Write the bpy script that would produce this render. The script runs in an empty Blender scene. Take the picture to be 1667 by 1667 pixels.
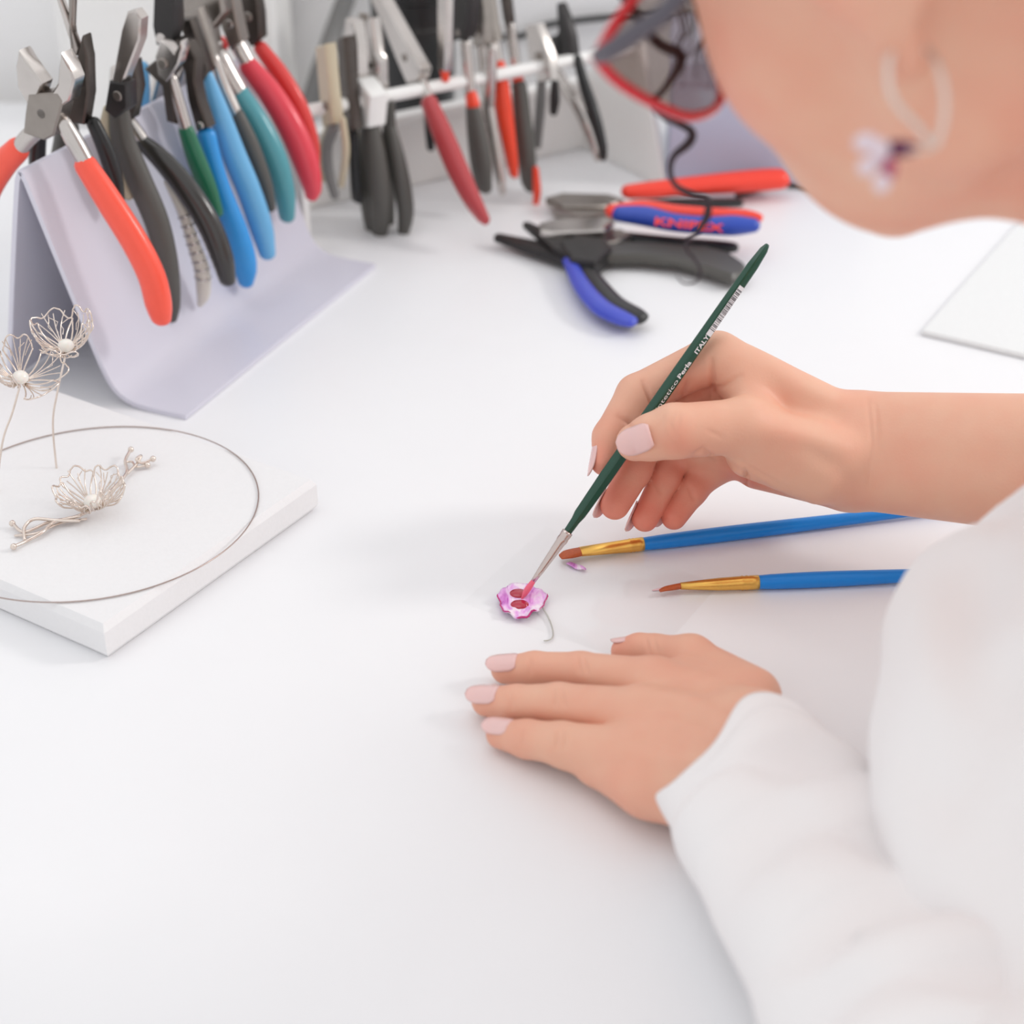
import bpy, bmesh, math, random
import numpy as np
from mathutils import Vector, Matrix, noise as mnoise

random.seed(7); np.random.seed(7)
SC = bpy.context.scene
COL = SC.collection

# ------------------------------------------------------------------ camera (all lengths below are in cm)
FPX = 2638.0; TH = math.radians(32.0); CH = 41.0
CAM = np.array([0.0, -CH / math.tan(TH), CH])
CR = np.array([1.0, 0, 0]); CF = np.array([0, math.cos(TH), -math.sin(TH)]); CU = np.array([0, math.sin(TH), math.cos(TH)])
cam = bpy.data.cameras.new('camera'); cam_o = bpy.data.objects.new('camera', cam); COL.objects.link(cam_o)
cam_o.location = Vector(CAM * 0.01); cam_o.rotation_euler = (math.pi / 2 - TH, 0, 0)
cam.sensor_width = 36.0; cam.sensor_height = 36.0; cam.lens = 36.0 * FPX / 1667.0
cam.clip_start = 0.01; cam.clip_end = 50
cam.dof.use_dof = True; cam.dof.focus_distance = 0.725; cam.dof.aperture_fstop = 6.3
SC.camera = cam_o

# ------------------------------------------------------------------ light
world = bpy.data.worlds.new('studio_world'); SC.world = world; world.use_nodes = True
wb = world.node_tree.nodes['Background']; wb.inputs[0].default_value = (0.985, 0.99, 1.0, 1); wb.inputs[1].default_value = 0.93
def area(name, loc, target, sx, sy, power, color):
    l = bpy.data.lights.new(name, 'AREA'); l.shape = 'RECTANGLE'; l.size = sx; l.size_y = sy; l.energy = power; l.color = color
    o = bpy.data.objects.new(name, l); COL.objects.link(o); o.location = loc
    o.rotation_euler = (Vector(target) - Vector(loc)).to_track_quat('-Z', 'Y').to_euler(); return o
area('window_light', (1.95, 0.14, 1.25), (0, -0.05, 0), 0.36, 0.36, 14, (1.0, 0.97, 0.94))
area('overhead_fill', (-0.35, 0.25, 1.75), (-0.05, 0, 0), 1.1, 0.9, 3, (0.97, 0.985, 1.0))  # soft fill added overhead to brighten the scene, no known lamp
SC.view_settings.view_transform = 'Standard'; SC.view_settings.look = 'None'
SC.view_settings.gamma = 1.0; SC.view_settings.use_curve_mapping = False
SC.view_settings.exposure = 0.0
SC.cycles.use_denoising = True; SC.cycles.max_bounces = 8

# ------------------------------------------------------------------ helpers: projection
def W(px, py, D):
    return CAM + D * (CF + CR * (px - 833.5) / FPX - CU * (py - 833.5) / FPX)
def ray(px, py):
    return CF + CR * (px - 833.5) / FPX - CU * (py - 833.5) / FPX
def Pz(px, py, z=0.0):
    d = ray(px, py); return CAM + d * (z - CAM[2]) / d[2]
def Ppl(px, py, q, n):
    d = ray(px, py); return CAM + d * (np.dot(np.asarray(q) - CAM, n) / np.dot(d, n))
def dep(p): return float(np.dot(np.asarray(p) - CAM, CF))
def proj(P):
    d = np.asarray(P) - CAM; D = d @ CF
    return 833.5 + FPX * (d @ CR) / D, 833.5 - FPX * (d @ CU) / D, D
def cm(px, D): return px * D / FPX
def A(*v): return np.array(v, float)
def unit(v):
    v = np.asarray(v, float); return v / (np.linalg.norm(v) + 1e-12)

# ------------------------------------------------------------------ helpers: materials
def lin(c):
    if isinstance(c, str):
        c = [int(c[i:i + 2], 16) / 255 for i in (0, 2, 4)]
    return tuple((x / 12.92 if x <= .04045 else ((x + .055) / 1.055) ** 2.4) for x in c) + (1,)
MATS = {}
def mat(name, color, rough=.5, metal=0., var=.04, scale=300., bump=0., coat=0., spec=.5, sss=0., trans=0., ior=1.45):
    if name in MATS: return MATS[name]
    m = bpy.data.materials.new(name); m.use_nodes = True; nt = m.node_tree; b = nt.nodes['Principled BSDF']
    c = lin(color)
    tc = nt.nodes.new('ShaderNodeTexCoord'); nz = nt.nodes.new('ShaderNodeTexNoise'); nz.inputs['Scale'].default_value = scale; nz.inputs['Detail'].default_value = 3
    nt.links.new(tc.outputs['Object'], nz.inputs['Vector'])
    mx = nt.nodes.new('ShaderNodeMix'); mx.data_type = 'RGBA'
    mx.inputs['A'].default_value = tuple(max(0, x * (1 - var)) for x in c[:3]) + (1,)
    mx.inputs['B'].default_value = tuple(min(1, x * (1 + var)) for x in c[:3]) + (1,)
    nt.links.new(nz.outputs['Fac'], mx.inputs['Factor']); nt.links.new(mx.outputs['Result'], b.inputs['Base Color'])
    b.inputs['Roughness'].default_value = rough; b.inputs['Metallic'].default_value = metal
    b.inputs['Specular IOR Level'].default_value = spec; b.inputs['IOR'].default_value = ior
    if coat: b.inputs['Coat Weight'].default_value = coat; b.inputs['Coat Roughness'].default_value = .12
    if trans: b.inputs['Transmission Weight'].default_value = trans
    if sss:
        b.inputs['Subsurface Weight'].default_value = sss; b.inputs['Subsurface Radius'].default_value = (1, .4, .25); b.inputs['Subsurface Scale'].default_value = .004
    if bump:
        bp = nt.nodes.new('ShaderNodeBump'); bp.inputs['Strength'].default_value = bump; bp.inputs['Distance'].default_value = .0006
        nt.links.new(nz.outputs['Fac'], bp.inputs['Height']); nt.links.new(bp.outputs['Normal'], b.inputs['Normal'])
    MATS[name] = m; return m
def clear_mat(name, tint, gloss_rough=.05, amount=.12):
    m = bpy.data.materials.new(name); m.use_nodes = True; nt = m.node_tree; out = nt.nodes['Material Output']; nt.nodes.remove(nt.nodes['Principled BSDF'])
    t = nt.nodes.new('ShaderNodeBsdfTransparent'); t.inputs[0].default_value = lin(tint)
    g = nt.nodes.new('ShaderNodeBsdfGlossy'); g.inputs['Roughness'].default_value = gloss_rough
    mx = nt.nodes.new('ShaderNodeMixShader'); mx.inputs[0].default_value = amount
    nt.links.new(t.outputs[0], mx.inputs[1]); nt.links.new(g.outputs[0], mx.inputs[2]); nt.links.new(mx.outputs[0], out.inputs['Surface'])
    return m

M_TABLE = mat('white_laminate', 'f0f0f2', .38, var=.012, scale=25)
M_WALL = mat('white_plaster', 'f5f4f4', .8, var=.05, scale=9, bump=.3)
M_FLOOR = mat('floor_grey', 'b9b5b0', .7, scale=20)
M_ACRYL = mat('frosted_acrylic', 'd6d4e0', .3, var=.02, scale=15)
M_WHITE = mat('white_enamel', 'efeeec', .35, var=.02)
M_PAD = mat('white_foam', 'ecebec', .6, var=.02, scale=500, bump=.25)
M_STEEL = mat('polished_steel', 'c8c2be', .24, 1., var=.08, scale=120)
M_STEELD = mat('brushed_steel', '9a938d', .34, 1., var=.12, scale=150)
M_GUN = mat('gunmetal', '5a5450', .38, .9, var=.12)
M_BLACKM = mat('blackened_steel', '3c3a3a', .42, .5, var=.1)
M_SILVER = mat('silver_wire', 'e6d9cf', .25, 1., var=.1, scale=400)
M_PEARL = mat('pearl', 'f4efe8', .18, coat=.6, sss=.2)
def plastic(n, c, rough=.32, coat=.3): return mat(n, c, rough, var=.03, coat=coat)
M_ORANGE = plastic('orange_dip', 'fb5a45'); M_DKGREY = plastic('dark_grey_rubber', '55534f', .45, .1); M_CREAM = plastic('cream_plastic', 'c2b69c')
M_BLACKG = plastic('glossy_black', '33312f', .2, .5); M_IVORY = plastic('ivory_plastic', 'dcd6cc'); M_GREEN = plastic('green_dip', '1f6b4c')
M_BLUE = plastic('bright_blue_dip', '2f94dc'); M_LBLUE = plastic('light_blue_dip', '6aaedb'); M_TEAL = plastic('teal_dip', '4f96a0')
M_PINKRED = plastic('pinkish_red_dip', 'e0404f'); M_RED = plastic('red_dip', 'da3f3c'); M_BURG = plastic('burgundy_dip', 'b64246')
M_ORED = plastic('orange_red_dip', 'f04526'); M_KRED = plastic('bright_red_grip', 'f5402c'); M_KBLUE = plastic('blue_grip', '2347b0'); M_CBLUE = plastic('violet_blue_grip', '3f4fc6')
M_BLACKP = plastic('black_plastic', '1d1d1e', .35, .2); M_GREYP = plastic('grey_plastic', '7d7c7b', .45, .1)

# ------------------------------------------------------------------ helpers: meshes (coordinates in cm, stored in metres)
def mesh_obj(name, verts, faces, m, parent=None, smooth=True, flat_angle=None):
    me = bpy.data.meshes.new(name)
    me.from_pydata((np.asarray(verts, float) * .01).tolist(), [], [tuple(int(i) for i in f) for f in faces]); me.update()
    if smooth: me.polygons.foreach_set('use_smooth', [True] * len(me.polygons))
    o = bpy.data.objects.new(name, me); COL.objects.link(o)
    if m: me.materials.append(m)
    if flat_angle is not None: me.set_sharp_from_angle(angle=math.radians(flat_angle))
    if parent is not None: o.parent = parent; o.matrix_parent_inverse = parent.matrix_world.inverted()
    return o
def tag(o, label=None, cat=None, group=None, kind=None):
    if label: o['label'] = label
    if cat: o['category'] = cat
    if group: o['group'] = group
    if kind: o['kind'] = kind
    return o
def thing(name, loc, label, cat, group=None):
    o = bpy.data.objects.new(name, None); COL.objects.link(o); o.location = Vector(np.asarray(loc, float) * .01); o.empty_display_size = .01
    o.matrix_world = Matrix.Translation(o.location)
    return tag(o, label, cat, group)
def spline(P, n):
    """Catmull-Rom resample of rows of P (any width) to n rows."""
    P = np.asarray(P, float)
    if len(P) == 2:
        t = np.linspace(0, 1, n)[:, None]; return P[0] * (1 - t) + P[1] * t
    Q = np.vstack([2 * P[0] - P[1], P, 2 * P[-1] - P[-2]]); out = []
    L = np.concatenate([[0], np.cumsum(np.linalg.norm(np.diff(P[:, :3], axis=0), axis=1) + 1e-9)])
    for s in np.linspace(0, L[-1], n):
        i = min(max(int(np.searchsorted(L, s, 'right')) - 1, 0), len(P) - 2); t = (s - L[i]) / (L[i + 1] - L[i])
        p0, p1, p2, p3 = Q[i], Q[i + 1], Q[i + 2], Q[i + 3]
        out.append(.5 * (2 * p1 + (p2 - p0) * t + (2 * p0 - 5 * p1 + 4 * p2 - p3) * t * t + (3 * p1 - p0 - 3 * p2 + p3) * t ** 3))
    return np.array(out)
def sweep(pts, ra, rb=None, side=None, n=12, rows=None, round0=True, round1=True, closed=False):
    """Tube through pts. ra: radius along the side vector, rb: radius across it."""
    pts = np.asarray(pts, float); N = len(pts)
    ra = np.broadcast_to(np.asarray(ra, float), (N,)); rb = ra if rb is None else np.broadcast_to(np.asarray(rb, float), (N,))
    Q = np.column_stack([pts, ra, rb])
    if rows and not closed: Q = spline(Q, rows); Q[:, 3:] = np.maximum(Q[:, 3:], 1e-3)
    P, ra, rb = Q[:, :3], Q[:, 3], Q[:, 4]
    T = np.gradient(P, axis=0)
    if closed: T = np.roll(P, -1, 0) - np.roll(P, 1, 0)
    T /= np.linalg.norm(T, axis=1)[:, None] + 1e-12
    s = unit(side) if side is not None else unit(np.cross(T[0], [.31, .17, .93]))
    rings = []
    def ring(p, t, s, a, b):
        u = np.cross(t, s); ang = np.arange(n) * 2 * math.pi / n
        return p + np.cos(ang)[:, None] * s * a + np.sin(ang)[:, None] * u * b
    S = []
    for i in range(len(P)):
        if side is not None: s = unit(np.asarray(side) - T[i] * np.dot(side, T[i]))
        else: s = unit(s - T[i] * np.dot(s, T[i]))
        S.append(s)
    if not closed and round0:
        for a in (80, 55, 28):
            c, q = math.cos(math.radians(a)), math.sin(math.radians(a)); rings.append(ring(P[0] - T[0] * q * min(ra[0], rb[0]), T[0], S[0], ra[0] * c, rb[0] * c))
    for i in range(len(P)): rings.append(ring(P[i], T[i], S[i], ra[i], rb[i]))
    if not closed and round1:
        for a in (28, 55, 80):
            c, q = math.cos(math.radians(a)), math.sin(math.radians(a)); rings.append(ring(P[-1] + T[-1] * q * min(ra[-1], rb[-1]), T[-1], S[-1], ra[-1] * c, rb[-1] * c))
    V = np.vstack(rings); Fc = []; K = len(rings)
    for i in range(K if closed else K - 1):
        j = (i + 1) % K
        for k in range(n):
            Fc.append((i * n + k, i * n + (k + 1) % n, j * n + (k + 1) % n, j * n + k))
    if not closed: Fc.append(tuple(range(n - 1, -1, -1))); Fc.append(tuple((K - 1) * n + k for k in range(n)))
    return V, Fc
def join(*parts):
    V = []; Fc = []; o = 0
    for v, f in parts:
        V.append(v); Fc += [tuple(i + o for i in q) for q in f]; o += len(v)
    return np.vstack(V), Fc
def prism(poly, normal, th, bev=.06):
    """Slab with bevelled rims from a planar 3D outline."""
    P = np.asarray(poly, float); nrm = unit(normal); c = P.mean(0); n = len(P)
    # signed area along normal to keep winding
    ar = sum(np.dot(nrm, np.cross(P[i] - c, P[(i + 1) % n] - c)) for i in range(n))
    if ar < 0: P = P[::-1]
    e1 = np.roll(P, -1, 0) - P; inn = np.cross(nrm, e1); inn /= np.linalg.norm(inn, axis=1)[:, None] + 1e-9
    off = unit_rows(inn + np.roll(inn, 1, 0)) * bev
    V = np.vstack([P + off - nrm * th / 2, P - nrm * (th / 2 - bev), P + nrm * (th / 2 - bev), P + off + nrm * th / 2])
    Fc = [tuple(range(n - 1, -1, -1)), tuple(range(3 * n, 4 * n))]
    for r in range(3):
        for k in range(n): Fc.append((r * n + k, r * n + (k + 1) % n, (r + 1) * n + (k + 1) % n, (r + 1) * n + k))
    return V, Fc
def unit_rows(a): return a / (np.linalg.norm(a, axis=1)[:, None] + 1e-9)
def box8(P):  # 8 corners: bottom 4 (ccw), top 4
    return np.asarray(P, float), [(3, 2, 1, 0), (4, 5, 6, 7), (0, 1, 5, 4), (1, 2, 6, 5), (2, 3, 7, 6), (3, 0, 4, 7)]
def ball(c, r, nu=16, nv=10, sc=(1, 1, 1)):
    V = [[0, 0, -1]]; Fc = []
    for j in range(1, nv):
        a = -math.pi / 2 + math.pi * j / nv
        for i in range(nu): b = 2 * math.pi * i / nu; V.append([math.cos(a) * math.cos(b), math.cos(a) * math.sin(b), math.sin(a)])
    V.append([0, 0, 1]); last = len(V) - 1
    for i in range(nu): Fc.append((0, 1 + (i + 1) % nu, 1 + i)); Fc.append((last, last - nu + i, last - nu + (i + 1) % nu))
    for j in range(nv - 2):
        for i in range(nu): a = 1 + j * nu; Fc.append((a + i, a + (i + 1) % nu, a + nu + (i + 1) % nu, a + nu + i))
    return np.asarray(V) * np.asarray(sc) * r + np.asarray(c), Fc
def bevel(o, w, seg=2):
    md = o.modifiers.new('bevel', 'BEVEL'); md.width = w * .01; md.segments = seg; md.limit_method = 'ANGLE'; return o
def text_mesh(txt, bold=False):
    cu = bpy.data.curves.new('t', 'FONT'); cu.body = txt; cu.align_x = 'LEFT'; cu.resolution_u = 3
    if bold: cu.offset = .025
    o = bpy.data.objects.new('t', cu); COL.objects.link(o); dg = bpy.context.evaluated_depsgraph_get()
    me = o.evaluated_get(dg).to_mesh(); V = np.array([v.co[:] for v in me.vertices]); Fc = [tuple(p.vertices) for p in me.polygons]
    o.evaluated_get(dg).to_mesh_clear(); bpy.data.objects.remove(o); bpy.data.curves.remove(cu); return V, Fc

# ------------------------------------------------------------------ helpers: signed distance surfaces
def smin(a, b, k):
    h = np.clip(.5 + .5 * (b - a) / k, 0, 1); return b * (1 - h) + a * h - k * h * (1 - h)
class Grid:
    def __init__(s, lo, hi, h):
        s.lo = np.asarray(lo, float); s.h = h; s.n = np.ceil((np.asarray(hi) - s.lo) / h).astype(int) + 1
        s.ax = [s.lo[i] + h * np.arange(s.n[i]) for i in range(3)]
    def new(s): return np.full(s.n, 3.0, np.float32)
    def sl(s, lo, hi):
        r = []
        for i in range(3):
            a = int(np.clip(np.floor((lo[i] - s.lo[i]) / s.h), 0, s.n[i])); b = int(np.clip(np.ceil((hi[i] - s.lo[i]) / s.h) + 1, 0, s.n[i])); r.append(slice(a, max(b, a)))
        return tuple(r)
    def pts(s, sl):
        return (s.ax[0][sl[0]][:, None, None].astype(np.float32), s.ax[1][sl[1]][None, :, None].astype(np.float32), s.ax[2][sl[2]][None, None, :].astype(np.float32))
    def cone(s, fld, a, b, ra, rb, k, mg=1.6):
        a = np.asarray(a, float); b = np.asarray(b, float); R = max(ra, rb) + mg
        sl = s.sl(np.minimum(a, b) - R, np.maximum(a, b) + R); X, Y, Z = s.pts(sl); ab = b - a; L = max(ab @ ab, 1e-9)
        t = np.clip(((X - a[0]) * ab[0] + (Y - a[1]) * ab[1] + (Z - a[2]) * ab[2]) / L, 0, 1)
        d = np.sqrt((X - a[0] - t * ab[0]) ** 2 + (Y - a[1] - t * ab[1]) ** 2 + (Z - a[2] - t * ab[2]) ** 2) - (ra + (rb - ra) * t)
        fld[sl] = smin(fld[sl], d.astype(np.float32), k) if k > 0 else np.minimum(fld[sl], d)
    def ell(s, fld, c, r, M, k, sub=False, mg=1.6):
        c = np.asarray(c, float); r = np.asarray(r, float); R = max(r) + mg; sl = s.sl(c - R, c + R); X, Y, Z = s.pts(sl)
        q = [((X - c[0]) * M[0, i] + (Y - c[1]) * M[1, i] + (Z - c[2]) * M[2, i]) for i in range(3)]
        k0 = np.sqrt(sum((q[i] / r[i]) ** 2 for i in range(3))); k1 = np.sqrt(sum((q[i] / r[i] ** 2) ** 2 for i in range(3))) + 1e-6
        d = (k0 * (k0 - 1) / k1).astype(np.float32)
        if sub: fld[sl] = -smin(-fld[sl], d, k)
        else: fld[sl] = smin(fld[sl], d, k)
    def surf(s, f, smooth=1):
        h = s.h; n = np.array(f.shape); ins = f < 0
        c = np.zeros(n - 1, np.int8)
        for dx in (0, 1):
            for dy in (0, 1):
                for dz in (0, 1): c += ins[dx:n[0] - 1 + dx, dy:n[1] - 1 + dy, dz:n[2] - 1 + dz]
        act = (c > 0) & (c < 8); idx = np.argwhere(act); vid = np.full(n - 1, -1, np.int64); vid[act] = np.arange(len(idx))
        acc = np.zeros((len(idx), 3)); cnt = np.zeros(len(idx)); off = [(a, b, d) for a in (0, 1) for b in (0, 1) for d in (0, 1)]
        for i, p in enumerate(off):
            for axx in range(3):
                if p[axx]: continue
                q = list(p); q[axx] = 1
                fa = f[idx[:, 0] + p[0], idx[:, 1] + p[1], idx[:, 2] + p[2]]; fb = f[idx[:, 0] + q[0], idx[:, 1] + q[1], idx[:, 2] + q[2]]
                m = (fa < 0) != (fb < 0); t = np.where(m, fa / np.where(m, fa - fb, 1), 0); pt = np.array(p, float)[None, :].repeat(len(idx), 0); pt[:, axx] += t
                acc[m] += pt[m]; cnt[m] += 1
        V = (idx + acc / cnt[:, None]) * h + s.lo; quads = []
        for axx in range(3):
            o1, o2 = [i for i in range(3) if i != axx]
            sa = [slice(1, n[i] - 1) for i in range(3)]; sa[axx] = slice(0, n[axx] - 1); sb = list(sa); sb[axx] = slice(1, n[axx])
            e = np.argwhere(ins[tuple(sa)] != ins[tuple(sb)])
            if not len(e): continue
            e = e + np.array([1 if i != axx else 0 for i in range(3)]); flip = ins[e[:, 0], e[:, 1], e[:, 2]]
            def g(d1, d2):
                q = e.copy(); q[:, o1] += d1; q[:, o2] += d2; return vid[q[:, 0], q[:, 1], q[:, 2]]
            Q = np.stack([g(-1, -1), g(0, -1), g(0, 0), g(-1, 0)], 1)
            if axx == 1: flip = ~flip
            Q[~flip] = Q[~flip][:, ::-1]; quads.append(Q)
        Q = np.vstack(quads); Q = Q[(Q >= 0).all(1)]
        for _ in range(smooth): V = lap(V, Q, .5)
        return V, Q
def lap(V, Q, w):
    acc = np.zeros_like(V); cnt = np.zeros(len(V))
    for a, b in ((0, 1), (1, 2), (2, 3), (3, 0)):
        np.add.at(acc, Q[:, a], V[Q[:, b]]); np.add.at(acc, Q[:, b], V[Q[:, a]]); np.add.at(cnt, Q[:, a], 1); np.add.at(cnt, Q[:, b], 1)
    return V * (1 - w) + w * acc / np.maximum(cnt, 1)[:, None]
def vnormals(V, Q):
    fn = np.cross(V[Q[:, 2]] - V[Q[:, 0]], V[Q[:, 3]] - V[Q[:, 1]]); N = np.zeros_like(V)
    for i in range(4): np.add.at(N, Q[:, i], fn)
    return unit_rows(N)

# ================================================================== the setting
def poly_slab(name, pts, z0, z1, m, bev=.25):
    P = [(x, y, (z0 + z1) / 2) for x, y in pts]; V, Fc = prism(P, (0, 0, 1), z1 - z0, bev); return mesh_obj(name, V, Fc, m, flat_angle=35)
notch = [(24 + 11 * math.cos(a), -26 + 11 * math.sin(a)) for a in np.radians([180, 165, 150, 135, 120, 105, 90])]
outline = [(-80, 62), (-80, -46), (13, -46)] + notch + [(80, -15), (80, 62)]
tbl = poly_slab('table', outline, -3, 0, M_TABLE)
tag(tbl, 'wide white worktable with a smooth matte top under everything', 'table')
for (x, y) in ((-72, -40), (72, -9), (-72, 54), (72, 54)):
    V, Fc = prism([(x - 2.5, y - 2.5, -38), (x + 2.5, y - 2.5, -38), (x + 2.5, y + 2.5, -38), (x - 2.5, y + 2.5, -38)], (0, 0, 1), 70, .2)
    mesh_obj('leg', V, Fc, M_WHITE, tbl, flat_angle=35)
V, Fc = box8([(-160, 66, -73), (160, 66, -73), (160, 78, -73), (-160, 78, -73), (-160, 66, 170), (160, 66, 170), (160, 78, 170), (-160, 78, 170)])
tag(mesh_obj('wall_back', V, Fc, M_WALL, smooth=False), kind='structure')
V, Fc = box8([(-160, -160, -78), (160, -160, -78), (160, 78, -78), (-160, 78, -78), (-160, -160, -73), (160, -160, -73), (160, 78, -73), (-160, 78, -73)])
tag(mesh_obj('floor', V, Fc, M_FLOOR, smooth=False), kind='structure')

# ================================================================== plier rack: bent acrylic A-frame
RD = unit(A(8.9, 20.7, 0)); RN = A(RD[1], -RD[0], 0)            # along the ridge, out to the front
B0 = A(-21.8, 11.1, 0); RL = 21.6; RH = 12.4; RW = 3.14; TK = .28
ridge0 = B0 + A(0, 0, RH) - RN * RW
def sheet(profile, L):
    """Bent sheet: open profile of 2D points (out, z) swept along the ridge, with thickness."""
    pr = np.asarray(profile, float); n = len(pr); t = np.gradient(pr, axis=0); t = unit_rows(t); nn = np.stack([-t[:, 1], t[:, 0]], 1)
    loop = np.vstack([pr + nn * TK / 2, (pr - nn * TK / 2)[::-1]]); K = len(loop); V = []
    for s in (0, L): V += [B0 + RN * u + A(0, 0, z) + RD * s for u, z in loop]
    Fc = [tuple(range(K))[::-1], tuple(range(K, 2 * K))] + [(i, (i + 1) % K, K + (i + 1) % K, K + i) for i in range(K)]
    Fc = [f for f in Fc if len(f) == 4]
    for e in (0, K):
        for i in range(n - 1):
            q = (e + i, e + i + 1, e + K - 2 - i, e + K - 1 - i); Fc.append(q if e else q[::-1])
    return V, Fc
rackA = thing('plier_rack', B0, 'frosted acrylic A-frame stand with coloured pliers straddling its ridge', 'stand')
fr = spline([(5.1, .16), (3.2, .16), (1.7, .3), (.7, .95), (.1, 2.2)], 14).tolist() + spline([(-.35, 3.6), (-1.5, 7.3), (-2.75, 11.4), (-2.95, 12.05), (-3.14, 12.4)], 12).tolist()
mesh_obj('front_panel', *sheet(fr, RL), M_ACRYL, rackA, flat_angle=40)
bk = spline([(-3.14, 12.4), (-3.35, 12.0), (-3.6, 11.2), (-4.9, 6), (-6.28, .16)], 16)
mesh_obj('back_panel', *sheet(bk, RL), M_ACRYL, rackA, flat_angle=40)

# ================================================================== pliers
def tubepx(pts, plane, flat=.78):
    q, n = plane; P = [Ppl(p[0], p[1], q, n) for p in pts]; r = [cm(p[2], dep(P[i])) for i, p in enumerate(pts)]
    return np.array(P), np.array(r), np.array(r) * flat
def grip(name, pts, plane, m, parent, flat=.78, n=14, rows=None, mirror=None):
    P, r, rb = tubepx(pts, plane, flat)
    if mirror is not None:
        q, nn, shrink = mirror; P = P - (1 + shrink) * ((P - q) @ nn)[:, None] * nn
    V, Fc = sweep(P, rb, r, side=plane[1], n=n, rows=rows or max(8, 4 * len(P)))
    return mesh_obj(name, V, Fc, m, parent)
def plate(name, poly, plane, m, parent, th=.7, off=0., bev=.1):
    q, n = plane; P = [Ppl(x, y, q + n * off, n) for x, y in poly]
    V, Fc = prism(P, n, th, bev); return mesh_obj(name, V, Fc, m, parent, flat_angle=40)
def disc(name, px, py, rpx, plane, m, parent, th=.9, off=0.):
    q, n = plane; c = Ppl(px, py, q + n * off, n); r = cm(rpx, dep(c)); u = unit(np.cross(n, [0, 0, 1.])); v = np.cross(n, u)
    V, Fc = prism([c + r * (math.cos(a) * u + math.sin(a) * v) for a in np.linspace(0, 2 * math.pi, 17)[:-1]], n, th, .06); return mesh_obj(name, V, Fc, m, parent, flat_angle=40)

def pliers(spec, rack):
    q0, rd, rn, L, grp = rack
    q = q0 + rd * spec['t'] * L; plane = (q, rd)
    root = thing(spec.get('name', 'pliers'), q, spec['label'], 'pliers', grp)
    for hd in spec['handles']:
        pts, m = hd[0], hd[1]; nm = hd[2] if len(hd) > 2 else 'handle'
        h = grip(nm, pts, plane, m, root)
        if len(hd) > 3:
            for cpts, cmn in hd[3]: grip('grip_inlay', cpts, plane, cmn, h)
    for pts in spec.get('necks', []): grip('neck', pts[:-1] if not isinstance(pts[-1], tuple) else pts, plane, pts[-1] if not isinstance(pts[-1], tuple) else M_STEEL, root, flat=.9)
    for pl in spec.get('plates', []): plate(pl[2] if len(pl) > 2 else 'jaw', pl[0], plane, pl[1], root, th=pl[3] if len(pl) > 3 else .7)
    for d in spec.get('discs', []): disc('pivot', d[0], d[1], d[2], plane, d[3], root, th=1.1)
    mi = spec.get('mirror', 0)
    if mi is not None:
        pts, m = spec['handles'][mi][0], spec['handles'][mi][1]; grip('handle', pts, plane, m, root, mirror=(q, rn, spec.get('back', .45 if rack[4].endswith('rod stand') else 1.0)))
        for pts in spec.get('necks', [])[:1]: grip('neck', [p for p in pts if isinstance(p, tuple)], plane, M_STEEL, root, flat=.9, mirror=(q, rn, spec['back'] if 'back' in spec else .45 if rack[4].endswith('rod stand') else 1.0))
    return root
rackA_def = (ridge0, RD, RN, 22.5, 'pliers hanging on the acrylic stand')
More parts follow.
